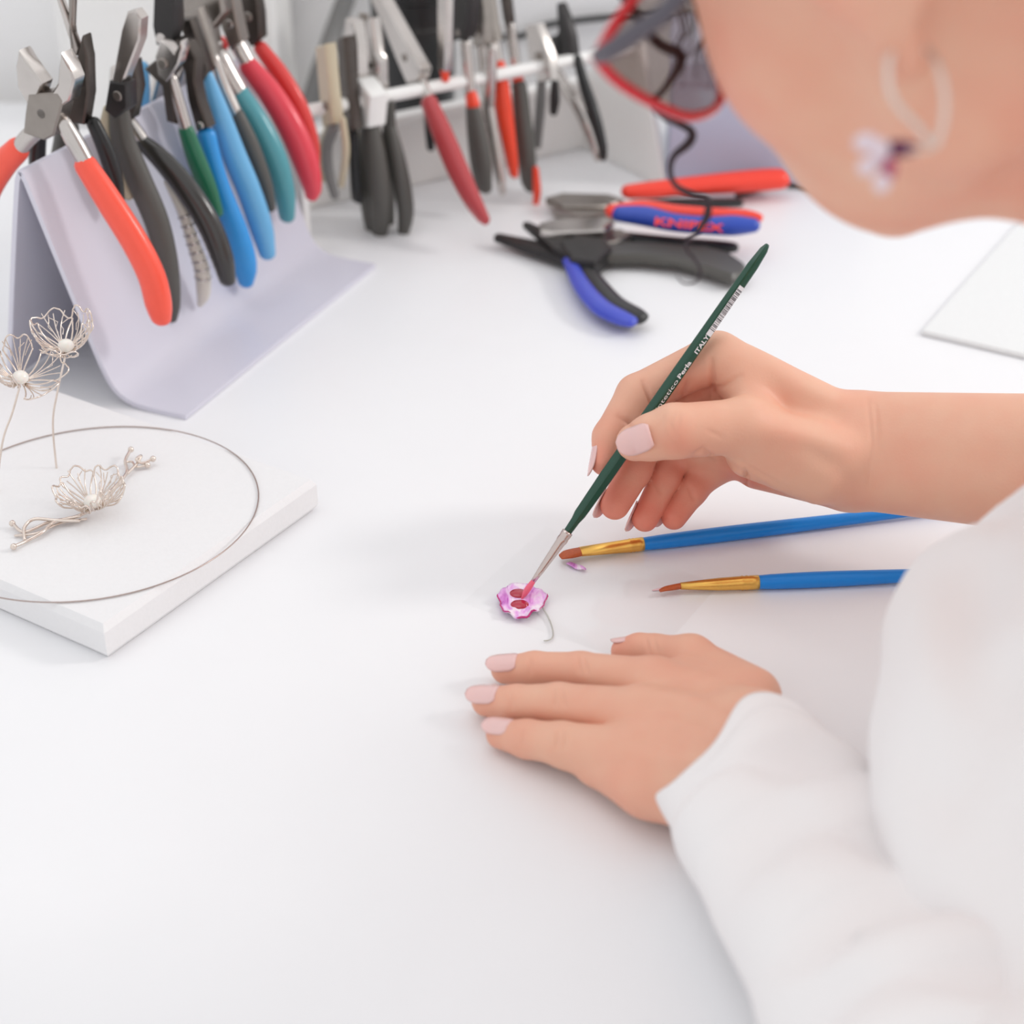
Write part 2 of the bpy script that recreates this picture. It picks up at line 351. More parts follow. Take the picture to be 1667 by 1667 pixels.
PL = [
 dict(t=.08, name='cutting_pliers', label='orange-handled end cutters with broad steel jaws, nearest on the acrylic stand', mirror=None,
      handles=[([(139, 268, 21), (176, 325, 24), (220, 395, 25), (247, 450, 25), (258, 495, 24), (262, 516, 19)], M_ORANGE), ([(30, 242, 20), (5, 268, 22), (-22, 310, 24), (-40, 370, 24), (-48, 420, 20)], M_ORANGE)],
      necks=[[(104, 200, 14), (122, 232, 16), (142, 268, 15)], [(70, 205, 14), (48, 222, 15), (26, 248, 14)]],
      plates=[([(40, 78), (35, 105), (38, 138), (54, 165), (72, 150), (78, 132), (68, 118), (52, 96)], M_STEEL, 'jaw', 1.0), ([(109, 82), (105, 105), (103, 132), (92, 150), (104, 172), (122, 160), (130, 125), (121, 102)], M_STEEL, 'jaw', 1.0),
              ([(56, 148), (104, 146), (113, 160), (98, 216), (82, 224), (48, 212), (51, 180)], M_STEELD, 'joint', 1.1)], discs=[(78, 180, 10, M_STEEL)]),
 dict(t=.19, name='long_nose_pliers', label='slim dark pliers with thin crossed steel jaws behind the orange end cutters', mirror=0,
      handles=[([(152, 200, 13), (170, 240, 15), (186, 290, 15), (192, 330, 12)], M_BLACKP)],
      plates=[([(118, 195), (121, 140), (131, 95), (141, 55), (149, 90), (151, 150), (143, 200)], M_GUN, 'joint', .8), ([(92, -10), (100, -12), (133, 78), (128, 90), (112, 55)], M_STEEL, 'jaw', .4), ([(114, -10), (124, -12), (122, 40), (128, 88), (120, 92), (114, 50)], M_STEELD, 'jaw', .4)], discs=[(136, 130, 8, M_STEELD)]),
 dict(t=.28, name='nipper_pliers', label='dark grey handled nippers with a cream inner lining and long chrome jaw', mirror=0,
      handles=[([(194, 180, 18), (201, 230, 22), (226, 292, 23), (255, 360, 22), (273, 430, 19), (281, 490, 14), (280, 518, 9)], M_DKGREY, 'handle', [([(176, 178, 9), (174, 215, 13), (186, 262, 13), (210, 318, 10)], M_CREAM)])],
      plates=[([(214, 16), (226, 14), (236, 28), (234, 62), (208, 130), (196, 172), (180, 168), (192, 110), (204, 45)], M_STEEL, 'jaw', .8), ([(186, 128), (214, 132), (216, 172), (196, 190), (178, 176)], M_BLACKM, 'joint', 1.0)], discs=[(200, 152, 9, M_STEELD)]),
 dict(t=.385, name='spring_pliers', label='glossy black handled pliers with a ribbed ivory inner handle', mirror=None,
      handles=[([(230, 230, 14), (265, 262, 19), (305, 310, 22), (340, 365, 22), (362, 420, 20), (370, 455, 15)], M_BLACKG), ([(272, 296, 6), (298, 348, 9), (316, 400, 12), (329, 440, 14), (331, 478, 12), (325, 496, 5)], M_IVORY)] ,
      necks=[[(198, 182, 10), (216, 206, 12), (238, 236, 11)]],
      plates=[([(205, 100), (225, 95), (232, 140), (222, 190), (204, 200), (196, 150)], M_GUN, 'jaw', .8)], discs=[(213, 165, 8, M_STEELD)]),
 dict(t=.50, name='parallel_pliers', label='dark green handled pliers with a pointed steel jaw, short of the blue pairs', mirror=0,
      handles=[([(303, 212, 14), (318, 255, 17), (337, 303, 17), (352, 345, 13)], M_GREEN)],
      necks=[[(280, 128, 10), (290, 165, 11), (303, 210, 11)]],
      plates=[([(268, 62), (282, 72), (290, 84), (300, 64), (304, 76), (297, 102), (278, 132), (262, 120), (258, 90)], M_STEEL, 'jaw', .8), ([(240, 110), (262, 92), (282, 110), (292, 200), (276, 195), (268, 138)], M_GUN, 'jaw', .7)], discs=[(272, 100, 9, M_STEELD)]),
 dict(t=.565, name='punch_pliers', label='bright blue handled pliers with a black bowed steel head', mirror=0,
      handles=[([(336, 220, 17), (346, 262, 17), (361, 312, 18), (385, 380, 22), (398, 430, 22), (400, 458, 14)], M_BLUE)],
      plates=[([(258, -12), (291, -12), (294, 40), (284, 74), (262, 70), (256, 40)], M_BLACKM, 'jaw', 1.0), ([(292, 60), (312, 66), (326, 92), (324, 128), (332, 165), (346, 205), (326, 210), (312, 160), (306, 112), (290, 84)], M_GUN, 'jaw', .9)], discs=[(270, 60, 10, M_STEEL), (334, 200, 6, M_STEEL)]),
 dict(t=.63, name='smooth_jaw_pliers', label='pale sky-blue handled pliers beside the bright blue pair', mirror=0,
      handles=[([(337, 122, 11), (355, 180, 19), (380, 250, 22), (405, 310, 22), (425, 370, 21), (435, 412, 15)], M_LBLUE)],
      plates=[([(296, 30), (316, 28), (345, 112), (336, 132), (318, 100)], M_GUN, 'jaw', .8)], discs=[(318, 75, 8, M_STEELD)]),
 dict(t=.70, name='flat_nose_pliers', label='slim charcoal handled pliers with a pale steel neck between sky-blue and teal pairs', mirror=0,
      handles=[([(385, 187, 14), (408, 238, 16), (430, 298, 14), (440, 338, 10)], M_DKGREY)], necks=[[(348, 95, 11), (362, 138, 13), (384, 186, 12)]],
      plates=[([(305, 20), (330, 10), (350, 70), (356, 105), (340, 112), (322, 70)], M_STEELD, 'jaw', .9)], discs=[(336, 66, 8, M_STEEL)]),
 dict(t=.775, name='stepped_jaw_pliers', label='teal handled pliers with a large blocky steel head', mirror=0,
      handles=[([(386, 150, 20), (415, 197, 24), (445, 255, 24), (462, 310, 20), (467, 352, 14)], M_TEAL)], necks=[[(358, 92, 16), (372, 122, 18), (388, 150, 18)]],
      plates=[([(296, -14), (366, -14), (371, 18), (350, 46), (357, 92), (380, 128), (362, 136), (336, 84), (328, 52), (300, 40)], M_STEELD, 'jaw', 1.2)], discs=[(348, 74, 9, M_STEEL)]),
 dict(t=.86, name='side_cutters', label='thick pinkish-red handled cutters with a shiny steel neck', mirror=0,
      handles=[([(405, 108, 18), (440, 152, 22), (475, 210, 24), (499, 268, 23), (508, 305, 17), (507, 318, 12)], M_PINKRED)], necks=[[(374, 48, 11), (388, 74, 14), (408, 110, 13)]],
      plates=[([(362, -14), (384, -14), (392, 30), (400, 64), (382, 80), (366, 40)], M_STEELD, 'jaw', 1.0)], discs=[(380, 36, 8, M_STEEL)]),
 dict(t=.945, name='dark_jaw_pliers', label='thin red handled pliers with a dark jaw, last on the acrylic stand', mirror=0,
      handles=[([(424, 78, 13), (455, 120, 16), (485, 172, 17), (505, 228, 15), (512, 265, 10)], M_RED)],
      plates=[([(392, -14), (422, -14), (428, 20), (430, 60), (414, 74), (398, 50), (390, 20)], M_GUN, 'jaw', .9)], discs=[(410, 24, 8, M_STEELD)]),
]
for s in PL: pliers(s, rackA_def)
spring_root = [o for o in COL.objects if o.name.startswith('spring_pliers')][0]
qx = ridge0 + RD * .385 * 22.5
iv = [(272, 296), (298, 348), (316, 400), (329, 440), (331, 478)]
IV = spline([Ppl(x, y, qx, RD) for x, y in iv], 40)
ivory = [o for o in spring_root.children if o.name.startswith('handle')][1]
for k in range(12, 36, 3):     # raised ribs on the ivory handle
    c = IV[k]; t = unit(IV[k + 1] - IV[k - 1]); s = unit(np.cross(t, RD)); r = .32 + .12 * (k - 12) / 20
    ang = np.linspace(0, 2 * math.pi, 15)[:-1]; V, Fc = sweep([c + r * (.8 * math.cos(a) * RD + math.sin(a) * s) for a in ang], .09, n=6, closed=True)
    mesh_obj('rib', V, Fc, M_STEEL, ivory)

# ---- the second rack, at the back: white stand with a round rod
SD = unit(A(17.6, 11.3, 0)); SN = A(SD[1], -SD[0], 0); S0 = A(-13.07, 32.61, 8.8); SL = 25.7
rackB = thing('plier_rack', A(S0[0], S0[1], 0), 'low white stand with a round rod carrying pliers at the back of the table', 'stand')
V, Fc = sweep([S0, S0 + SD * SL], .42, n=14); mesh_obj('rod', V, Fc, M_WHITE, rackB)
def vbox(p0, p1, out0, out1, z0, z1):
    P = [p0 + SN * out1, p1 + SN * out1, p1 + SN * out0, p0 + SN * out0]
    return box8([A(p[0], p[1], z0) for p in P] + [A(p[0], p[1], z1) for p in P])
g0 = A(S0[0], S0[1], 0); g1 = g0 + SD * SL
bevel(mesh_obj('back_panel', *vbox(g0, g1, -6.2, -5.7, 0.02, 5.4), M_WHITE, rackB, smooth=False), .1)
bevel(mesh_obj('shelf_strip', *vbox(g0, g1, -5.7, -5.0, 4.8, 5.4), M_WHITE, rackB, smooth=False), .1)
for q_, w_ in ((g1, 4.3), (g0 - SD * .4, 1.0)):
    ep = [q_ - SN * 6.2 + A(0, 0, .02), q_ + SN * w_ + A(0, 0, .02), q_ + SN * (w_ - .4) + A(0, 0, .9), q_ + SN * .75 + A(0, 0, 9.5), q_ - SN * .75 + A(0, 0, 9.5), q_ - SN * 5.6 + A(0, 0, 5.6), q_ - SN * 6.2 + A(0, 0, 5.4)]
    V, Fc = prism(ep, SD, .5, .08); mesh_obj('end_panel', V, Fc, M_WHITE, rackB, flat_angle=35)
rackB_def = (S0, SD, SN, SL, 'pliers hanging on the white rod stand')
def tx(px):   # rod parameter whose point projects to column px
    ts = np.linspace(0, 1, 400); xs = [proj(S0 + SD * SL * t)[0] for t in ts]; return float(np.interp(px, xs, ts))
PB = [
 dict(t=tx(535), name='lined_pliers', label='grey and cream curved-handle pliers beside the pinkish-red cutters', mirror=None,
      handles=[([(545, 205, 11), (533, 235, 11), (534, 275, 11), (545, 318, 9)], M_GREYP, 'handle', [([(538, 196, 6), (524, 240, 6), (528, 292, 6)], M_CREAM)]), ([(558, 195, 7), (563, 245, 8), (556, 300, 7)], M_CREAM)],
      plates=[([(522, 75), (538, 70), (546, 150), (552, 200), (534, 205), (528, 150)], M_CREAM, 'jaw', .8)], discs=[(540, 170, 7, M_STEELD)]),
 dict(t=tx(572), name='small_pliers', label='small black handled pliers half hidden behind the white-jointed pair', mirror=0,
      handles=[([(576, 215, 9), (577, 260, 11), (580, 305, 11), (584, 325, 9)], M_BLACKP)], plates=[([(558, 60), (568, 58), (576, 150), (584, 210), (570, 216), (560, 150)], M_GUN, 'jaw', .8)], discs=[(570, 170, 6, M_STEELD)]),
 dict(t=tx(600), name='wide_joint_pliers', label='charcoal handled pliers with a cream edge and broad pale joint', mirror=0,
      handles=[([(604, 212, 19), (612, 260, 22), (619, 320, 22), (619, 365, 18), (617, 388, 12)], M_DKGREY, 'handle', [([(578, 205, 6), (588, 262, 7), (597, 330, 6), (605, 385, 5)], M_CREAM)])],
      plates=[([(572, 28), (584, 34), (590, 70), (592, 130), (566, 132), (567, 70)], M_STEEL, 'jaw', .9), ([(566, 130), (596, 126), (618, 155), (614, 205), (570, 208), (562, 160)], M_WHITE, 'joint', 1.3)]),
 dict(t=tx(632), name='needle_nose_pliers', label='steel needle-nose pliers with slender charcoal handles over the black cup', mirror=0,
      handles=[([(622, 160, 7), (635, 210, 13), (650, 275, 17), (660, 340, 17), (657, 375, 12)], M_DKGREY)],
      plates=[([(588, 20), (595, 22), (600, 80), (606, 140), (598, 140), (590, 80)], M_STEELD, 'jaw', .5), ([(604, 30), (612, 28), (619, 86), (624, 100), (625, 148), (604, 150), (600, 95), (605, 80)], M_STEEL, 'jaw', .8)], discs=[(611, 105, 5, M_GUN)]),
 dict(t=tx(690), back=-.94, name='tapered_nose_pliers', label='burgundy handled pliers with long tapering steel jaws, slanting down', mirror=0,
      handles=[([(699, 168, 17), (722, 220, 20), (748, 280, 20), (772, 328, 16), (790, 358, 10)], M_BURG)], necks=[[(682, 120, 9), (690, 142, 10), (700, 168, 10)]],
      plates=[([(608, -14), (624, -14), (664, 58), (694, 112), (690, 128), (672, 136), (656, 100), (632, 40)], M_STEEL, 'jaw', .9)], discs=[(668, 92, 7, M_STEELD)]),
 dict(t=tx(722), name='fine_pliers', label='thin steel pliers with short orange-red and black handle beside the black cup', mirror=None,
      handles=[([(724, 116, 9), (725, 128, 8)], M_ORED), ([(697, 175, 9), (699, 205, 10), (701, 240, 8)], M_BLACKP)], plates=[([(718, -14), (733, -14), (732, 60), (730, 116), (719, 114), (718, 50)], M_STEEL, 'jaw', .6)]),
 dict(t=tx(762), back=-.8, name='gripping_pliers', label='charcoal handled pliers with an orange-red collar and wide dark head', mirror=0,
      handles=[([(771, 178, 14), (778, 220, 18), (785, 265, 19), (790, 305, 14)], M_DKGREY, 'handle', [([(767, 154, 12), (770, 170, 14)], M_ORED)])], necks=[[(758, 70, 10), (762, 110, 11), (766, 152, 10)]],
      plates=[([(736, -14), (772, -14), (770, 40), (764, 62), (742, 66), (734, 30)], M_BLACKM, 'jaw', 1.0)], discs=[(756, 52, 6, M_STEELD)]),
 dict(t=tx(795), name='chrome_pliers', label='all-steel pliers with bare chrome handles beside the orange grip', mirror=0,
      handles=[([(782, 70, 10), (786, 110, 12), (795, 170, 13), (806, 240, 12), (815, 298, 9), (818, 314, 6)], M_STEEL)], plates=[([(776, -14), (790, -14), (796, 30), (796, 72), (778, 76), (774, 30)], M_STEELD, 'jaw', .8)], discs=[(786, 50, 6, M_STEEL)]),
 dict(t=tx(822), back=-.8, name='round_nose_pliers', label='orange-red handled round-nose pliers with a pale steel neck', mirror=0,
      handles=[([(808, 106, 15), (816, 150, 17), (824, 200, 16), (834, 260, 11), (838, 285, 7)], M_ORED)], necks=[[(798, 58, 9), (802, 80, 11), (808, 106, 11)]],
      plates=[([(786, -14), (800, -14), (808, 40), (812, 66), (794, 72), (788, 30)], M_STEELD, 'jaw', .7)], discs=[(800, 48, 6, M_STEEL)]),
 dict(t=tx(850), back=-.8, name='two_tone_pliers', label='charcoal grip pliers with orange-red collar and tip', mirror=0,
      handles=[([(845, 140, 15), (850, 185, 17), (857, 245, 18), (862, 295, 14), (864, 306, 10)], M_DKGREY, 'handle', [([(840, 120, 11), (843, 130, 12)], M_ORED), ([(872, 275, 6), (874, 310, 8), (872, 332, 6)], M_ORED)])], necks=[[(828, 40, 7), (834, 80, 8), (840, 118, 8)]],
      plates=[([(818, -14), (828, -14), (834, 38), (830, 46), (824, 30)], M_GUN, 'jaw', .6)]),
 dict(t=tx(888), name='stubby_pliers', label='short grey and black handled pliers near the end of the white rod', mirror=None,
      handles=[([(882, 130, 9), (880, 170, 10), (876, 215, 9), (876, 238, 6)], M_GREYP), ([(903, 135, 8), (903, 160, 10), (901, 182, 8)], M_BLACKP)], plates=[([(862, 40), (880, 38), (900, 90), (905, 130), (884, 134), (866, 90)], M_STEEL, 'jaw', .7)], discs=[(884, 90, 7, M_STEELD)]),
 dict(t=tx(935), name='spring_nippers', label='black and chrome nippers with a pointed tip, last on the white rod', mirror=None,
      handles=[([(940, 96, 9), (952, 140, 11), (968, 190, 12), (981, 240, 9), (982, 258, 6)], M_BLACKP), ([(884, 70, 6), (912, 125, 10), (942, 175, 12), (962, 215, 14), (972, 248, 11), (973, 258, 7)], M_STEEL)],
      plates=[([(914, 4), (924, 26), (934, 60), (938, 98), (926, 92), (906, 88), (902, 70), (916, 50)], M_BLACKM, 'jaw', .8)], discs=[(912, 72, 15, M_BLACKP)]),
]
for s in PB: pliers(s, rackB_def)

# ================================================================== things behind the white rod stand
cup = thing('tool_cup', (-7.3, 55, 0), 'black round cup standing behind the white rod stand', 'cup')
prof = [(2.7, 0), (2.9, .1), (3.15, 10.2), (3.35, 10.35), (3.35, 11.0), (3.1, 11.1), (2.95, 10.6), (2.7, .6)]
V = []; Fc = []; n = 28
for r, z in prof: V += [(-7.3 + r * math.cos(a), 55 + r * math.sin(a), z) for a in np.linspace(0, 2 * math.pi, n + 1)[:-1]]
for i in range(len(prof) - 1):
    for k in range(n): Fc.append((i * n + k, i * n + (k + 1) % n, (i + 1) * n + (k + 1) % n, (i + 1) * n + k))
Fc.append(tuple(range(n))[::-1]); Fc.append(tuple(range((len(prof) - 1) * n, len(prof) * n)))
mesh_obj('cup_body', V, Fc, M_BLACKP, cup, flat_angle=50)
ringV = [A(-7.3 + 3.12 * math.cos(a), 55 + 3.12 * math.sin(a), 8.4) for a in np.linspace(0, 2 * math.pi, 25)[:-1]]
mesh_obj('band', *sweep(ringV, .12, n=6, closed=True), M_BLACKG, cup)
M_LAV = mat('lavender_card', 'b9bdd2', .6, var=.03, scale=30)
lb = [Pz(1085, 306), Pz(1420, 306)]; lb = [lb[0], lb[1], lb[1] + A(1, 12, 0), lb[0] + A(1, 12, 0)]
bx = thing('storage_box', lb[0], 'lavender grey box behind the red-handled pliers at the back', 'box')
bevel(mesh_obj('box_body', *box8([p + A(0, 0, .02) for p in lb] + [p + A(0, 0, 8.6) for p in lb]), M_LAV, bx, smooth=False), .15)
e = .18; lid = [lb[0] + A(-e, -e, 0), lb[1] + A(e, -e, 0), lb[2] + A(e, e, 0), lb[3] + A(-e, e, 0)]
bevel(mesh_obj('lid', *box8([p + A(0, 0, 7.4) for p in lid] + [p + A(0, 0, 8.9) for p in lid]), M_LAV, bx, smooth=False), .15)
cb = [Pz(1200, 318, .2), Pz(1262, 302, .2), Pz(1310, 304, .2), Pz(1350, 308, .2), Pz(1400, 330, .2)]
tag(mesh_obj('cable', *sweep(cb, .18, n=8, rows=24), M_BLACKP), 'thin black cable on the table below the lavender box', 'cable')
wq = A(0, 65.4, 0); wn = A(0, 1., 0)
cw = [Ppl(x, y, wq, wn) for x, y in ((790, 62), (850, 58), (885, 42), (950, 32), (1010, 27), (1080, 24), (1200, 22))]
tag(mesh_obj('cable', *sweep(cw, .26, n=8, rows=40), M_BLACKP), 'black cable running along the white back wall', 'cable')
gt = [Pz(503, 178, .7), Ppl(520, 120, A(0, 60, 0), wn), Ppl(548, 40, A(0, 63, 0), wn), Ppl(585, -60, A(0, 65, 0), wn)]
tag(mesh_obj('flexible_tube', *sweep(gt, .75, n=12, rows=24), M_GREYP), 'grey flexible tube leaning on the wall behind the cutters', 'tube')
# white cabinet side seen at the back between the two racks
cbp = [A(-34, 56, 0), A(-17.5, 56, 0), A(-17.5, 64.5, 0), A(-34, 64.5, 0)]
cab = thing('storage_cabinet', cbp[0], 'plain white cabinet against the wall behind the acrylic stand', 'cabinet')
bevel(mesh_obj('cabinet_body', *box8([p + A(0, 0, .02) for p in cbp] + [p + A(0, 0, 30) for p in cbp]), M_WHITE, cab, smooth=False), .2)
for k in range(3):
    z0 = .8 + k * 9.6; d = [A(-33.2, 55.6, 0), A(-18.3, 55.6, 0), A(-18.3, 56, 0), A(-33.2, 56, 0)]
    dr = bevel(mesh_obj('drawer', *box8([p + A(0, 0, z0) for p in d] + [p + A(0, 0, z0 + 9) for p in d]), M_WHITE, cab, smooth=False), .12)
    mesh_obj('knob', *ball((-25.7, 55.1, z0 + 4.5), .7, 14, 8), M_WHITE, dr)

# ================================================================== pliers lying on the table
TBL = 'pliers lying on the table'
def hz(z): return (A(0, 0, z), A(0, 0, 1.))
pc = thing('long_nose_pliers', Pz(960, 415), 'open black long-nose pliers with a violet-blue grip on the table', 'pliers', TBL)
plate('jaw', [(804, 388), (812, 385), (900, 402), (950, 420), (940, 436), (905, 424), (845, 404)], hz(.62), M_BLACKM, pc, .55)
plate('jaw', [(851, 367), (861, 366), (925, 393), (975, 404), (980, 420), (940, 426), (900, 410)], hz(1.0), M_BLACKM, pc, .5)
plate('joint', [(912, 408), (940, 396), (985, 402), (996, 418), (968, 440), (930, 436)], hz(.8), M_BLACKM, pc, 1.2)
disc('pivot', 962, 414, 11, hz(.8), M_GUN, pc, 1.5)
h = grip('handle', [(948, 428, 13), (972, 462, 17), (1000, 494, 20), (1030, 512, 21), (1042, 518, 18)], hz(.8), M_BLACKP, pc, .55)
grip('grip_inlay', [(926, 424, 11), (948, 466, 16), (978, 500, 19), (1012, 518, 18), (1028, 524, 14)], hz(.86), M_CBLUE, h, .6)
h2 = plate('handle', [(984, 404), (1040, 400), (1100, 404), (1150, 408), (1188, 418), (1214, 436), (1214, 452), (1192, 458), (1150, 444), (1100, 430), (1040, 424), (978, 424)], hz(.75), M_DKGREY, pc, .75, bev=.25)
pb = thing('gripping_pliers', Pz(1100, 385), 'pliers with a blue grip lettered in red and a bright red edge', 'pliers', TBL)
plate('jaw', [(878, 372), (900, 366), (985, 362), (1000, 372), (985, 384), (900, 388), (880, 384)], hz(1.3), M_STEEL, pb, .8)
plate('jaw', [(884, 392), (960, 384), (1010, 380), (1030, 390), (1000, 402), (930, 404)], hz(.7), M_STEELD, pb, .7)
disc('pivot', 975, 376, 10, hz(1.2), M_STEELD, pb, 1.5)
hr = grip('handle', [(996, 344, 14), (1050, 338, 15), (1100, 345, 14), (1170, 350, 14), (1215, 352, 13), (1234, 355, 10)], hz(2.35), M_KRED, pb, .8)
grip('grip_inlay', [(1008, 348, 15), (1050, 352, 19), (1095, 362, 17), (1150, 367, 17), (1195, 367, 19), (1226, 367, 14)], hz(2.3), M_KBLUE, hr, .85)
grip('handle', [(1000, 380, 8), (1040, 388, 13), (1110, 396, 15), (1180, 402, 15), (1196, 403, 12)], hz(.75), M_BLACKP, pb, .6)
def text_on(txt, p0, dx, dy, h, m, parent, bold=False, name='lettering'):
    V, Fc = text_mesh(txt, bold); dx = unit(dx); dy = unit(np.asarray(dy) - dx * np.dot(dy, dx)); s = h / .72
    P = np.asarray(p0) + s * (V[:, :1] * dx + V[:, 1:2] * dy); return mesh_obj(name, P, Fc, m, parent, smooth=False)
nT = unit(A(0, -.80, .60)); bq = Ppl(1110, 365, *hz(2.3)) + nT * .92
T0 = Ppl(1064, 366, bq, nT); T1 = Ppl(1178, 378, bq, nT)
V, Fc = text_mesh('KNIPEX', True); wtxt = V[:, 0].max(); dx = unit(T1 - T0); dy = np.cross(nT, dx); sx = np.linalg.norm(T1 - T0) / wtxt
mesh_obj('lettering', T0 + sx * V[:, :1] * dx + (.52 / .72) * V[:, 1:2] * dy, Fc, M_KRED, hr, smooth=False)
pa = thing('combination_pliers', Pz(1120, 335), 'pliers with a long bright orange-red grip lying farthest back', 'pliers', TBL)
plate('jaw', [(888, 328), (915, 320), (990, 322), (1015, 330), (990, 342), (915, 342)], hz(.7), M_STEELD, pa, .6)
plate('jaw', [(900, 346), (960, 340), (1020, 336), (1040, 344), (1000, 352), (940, 356)], hz(.45), M_STEELD, pa, .7)
disc('pivot', 985, 334, 9, hz(.9), M_STEELD, pa, 1.2)
grip('handle', [(1022, 312, 14), (1060, 309, 17), (1110, 304, 18), (1180, 298, 21), (1240, 293, 22), (1270, 291, 21)], hz(1.4), M_KRED, pa, .8)
grip('handle', [(1030, 330, 7), (1100, 330, 11), (1160, 330, 12), (1204, 330, 11)], hz(.6), M_BLACKP, pa, .6)

# ================================================================== white foam pad and the jewellery on it
PT = 1.7
pR = A(-9.25, .2, 0); pa_ = A(-.535, -.845, 0); pb_ = A(-.845, .535, 0)
pc4 = [pR, pR + pb_ * 21, pR + pb_ * 21 + pa_ * 14.1, pR + pa_ * 14.1]
V, Fc = prism([p + A(0, 0, PT / 2 + .02) for p in pc4], (0, 0, 1), PT, .3)
pad = tag(mesh_obj('display_pad', V, Fc, M_PAD, flat_angle=30), 'thick white foam pad carrying the silver wire jewellery', 'pad')
cz = PT + .02
rg = [A(-19.3 + 7.6 * math.cos(a), -2.4 + 7.6 * math.sin(a), cz + .06 + .0 * a) for a in np.linspace(0, 2 * math.pi, 121)[:-1]]
M_THIN = mat('thin_steel_wire', 'b3a29c', .3, 1.)
tag(mesh_obj('neck_ring', *sweep(rg, .032, n=8, closed=True), M_THIN), 'thin steel wire neck ring lying in a circle on the pad', 'necklace')

def wire_flower(root, c, axis, R, seed, npet=5, el=(20, 60), turn=0., pearl=.36, wr=.03, els=None):
    rnd = random.Random(seed); ax = unit(axis); e1 = unit(np.cross(ax, [.2, .9, .3])); e2 = np.cross(ax, e1); c = np.asarray(c, float)
    def pt(phi, r, e):
        return c + R * r * (math.cos(e) * (math.cos(phi) * e1 + math.sin(phi) * e2) + math.sin(e) * ax)
    for k in range(npet):
        ph = turn + 2 * math.pi * k / npet; em = math.radians(els[k] if els else rnd.uniform(*el)); wdt = 2 * math.pi / npet * .56; parts = []
        def sp(u, r):   # u in -1..1 across the petal, r radial 0..1
            return pt(ph + wdt * u * (.35 + .65 * r), r, em * (.55 + .55 * r * r))
        tip = []
        for i in range(25):
            u = -1 + 2 * i / 24; tip.append(sp(u, (.98 + .07 * math.sin(7 * u + rnd.random() * .6 + seed)) * (1 - .20 * abs(u) ** 3)))
        edge = [sp(-1, r) for r in np.linspace(.08, .74, 6)] + tip + [sp(1, r) for r in np.linspace(.74, .08, 6)]
        parts.append(sweep(edge, wr * 1.25, n=6))
        for v in (-.6, -.2, .2, .62):
            L = rnd.uniform(.8, 1.0); a = [sp(v * (.3 + .7 * (r ** .8)), r) for r in np.linspace(.08, L, 7)]; parts.append(sweep(a, np.linspace(wr * 1.1, wr * .8, 7), n=5))
            if rnd.random() < .7:
                r0 = rnd.uniform(.45, .6); b = [sp(v + s * .2 * rnd.choice((-1, 1)), r0 + s * .36) for s in np.linspace(0, 1, 4)]; parts.append(sweep(b, wr * .75, n=5))
        mesh_obj('petal', *join(*parts), M_SILVER, root)
    mesh_obj('pearl', *ball(c + ax * pearl * .9, pearl, 18, 12, (1.05, 1.05, .9)), M_PEARL, root)
    cups = [sweep([c + ax * .05 + .28 * (math.cos(a) * e1 + math.sin(a) * e2) * s + ax * .12 * s for s in np.linspace(.1, 1.3, 4)], .04, n=5) for a in np.linspace(0, 2 * math.pi, 9)[:-1]]
    mesh_obj('stamens', *join(*cups), M_SILVER, root)
def flower_pin(base_px, head_px, headz, pts, R, axis, seed, label, els, turn):
    b = Pz(base_px[0], base_px[1], cz); root = thing('flower_pin', b, label, 'hair pin', 'wire flower pins standing in the pad')
    d = dep(b); hp = Pz(head_px[0], head_px[1], headz)
    mid = [b - A(0, 0, .8)] + [b] + [Ppl(x, y, b + (hp - b) * s, CF) for x, y, s in pts] + [hp]
    mesh_obj('stem', *sweep(mid, .05, n=7, rows=30), M_SILVER, root)
    wire_flower(root, hp, axis, R, seed, els=els, turn=turn)
flower_pin((92, 762), (108, 572), 7.6, [(86, 690, .35), (93, 640, .65)], 2.2, (.15, -.2, 1), 3, 'taller wire flower pin with a pearl centre, overlapping the stand edge', [42, 34, 56, 50, 22], .5)
flower_pin((-5, 800), (34, 622), 7.2, [(4, 720, .45), (20, 672, .72)], 2.2, (.2, -.4, 1), 11, 'wire flower pin with a pearl centre at the left picture edge', [50, 26, 18, 52, 48], 1.4)
# brooch: flower on a twig lying on the pad
bc = Pz(152, 826, cz + .35); br = thing('wire_brooch', Pz(150, 826, cz), 'silver wire flower brooch on a twig, lying on the white pad', 'brooch')
wire_flower(br, bc, (.12, -.25, 1), 2.05, 21, npet=6, els=[32, 45, 55, 40, 28, 24], turn=.35, pearl=.4, wr=.034)
def twig(name, pts, r, bead0=False, bead1=False):
    P = [Pz(x, y, cz + z) for x, y, z in pts]; parts = [sweep(P, r, n=8, rows=6 * len(P))]
    if bead0: parts.append(ball(P[0], .15, 12, 8))
    if bead1: parts.append(ball(P[-1], .15, 12, 8))
    return mesh_obj(name, *join(*parts), M_SILVER, br)
twig('twig', [(20, 852, .25), (40, 866, .15), (80, 850, .2), (120, 842, .3), (160, 826, .3)], .075, True)
twig('twig', [(22, 890, .2), (45, 880, .15), (70, 866, .25), (88, 850, .3), (130, 840, .35)], .075, True)
twig('twig', [(40, 878, .1), (40, 858, .3), (56, 845, .4), (90, 847, .35), (128, 848, .25)], .08)
twig('twig', [(25, 872, .1), (60, 868, .2), (98, 852, .1), (140, 845, .1)], .06)
twig('twig', [(165, 820, .3), (185, 795, .35), (206, 770, .3), (204, 750, .4), (213, 732, .45)], .08, False, True)
twig('twig', [(206, 772, .25), (222, 756, .3), (230, 742, .45), (222, 748, .5), (232, 754, .3), (249, 747, .35)], .07, False, True)
twig('twig', [(204, 752, .3), (215, 752, .2), (222, 760, .2), (240, 757, .2)], .055, False, True)

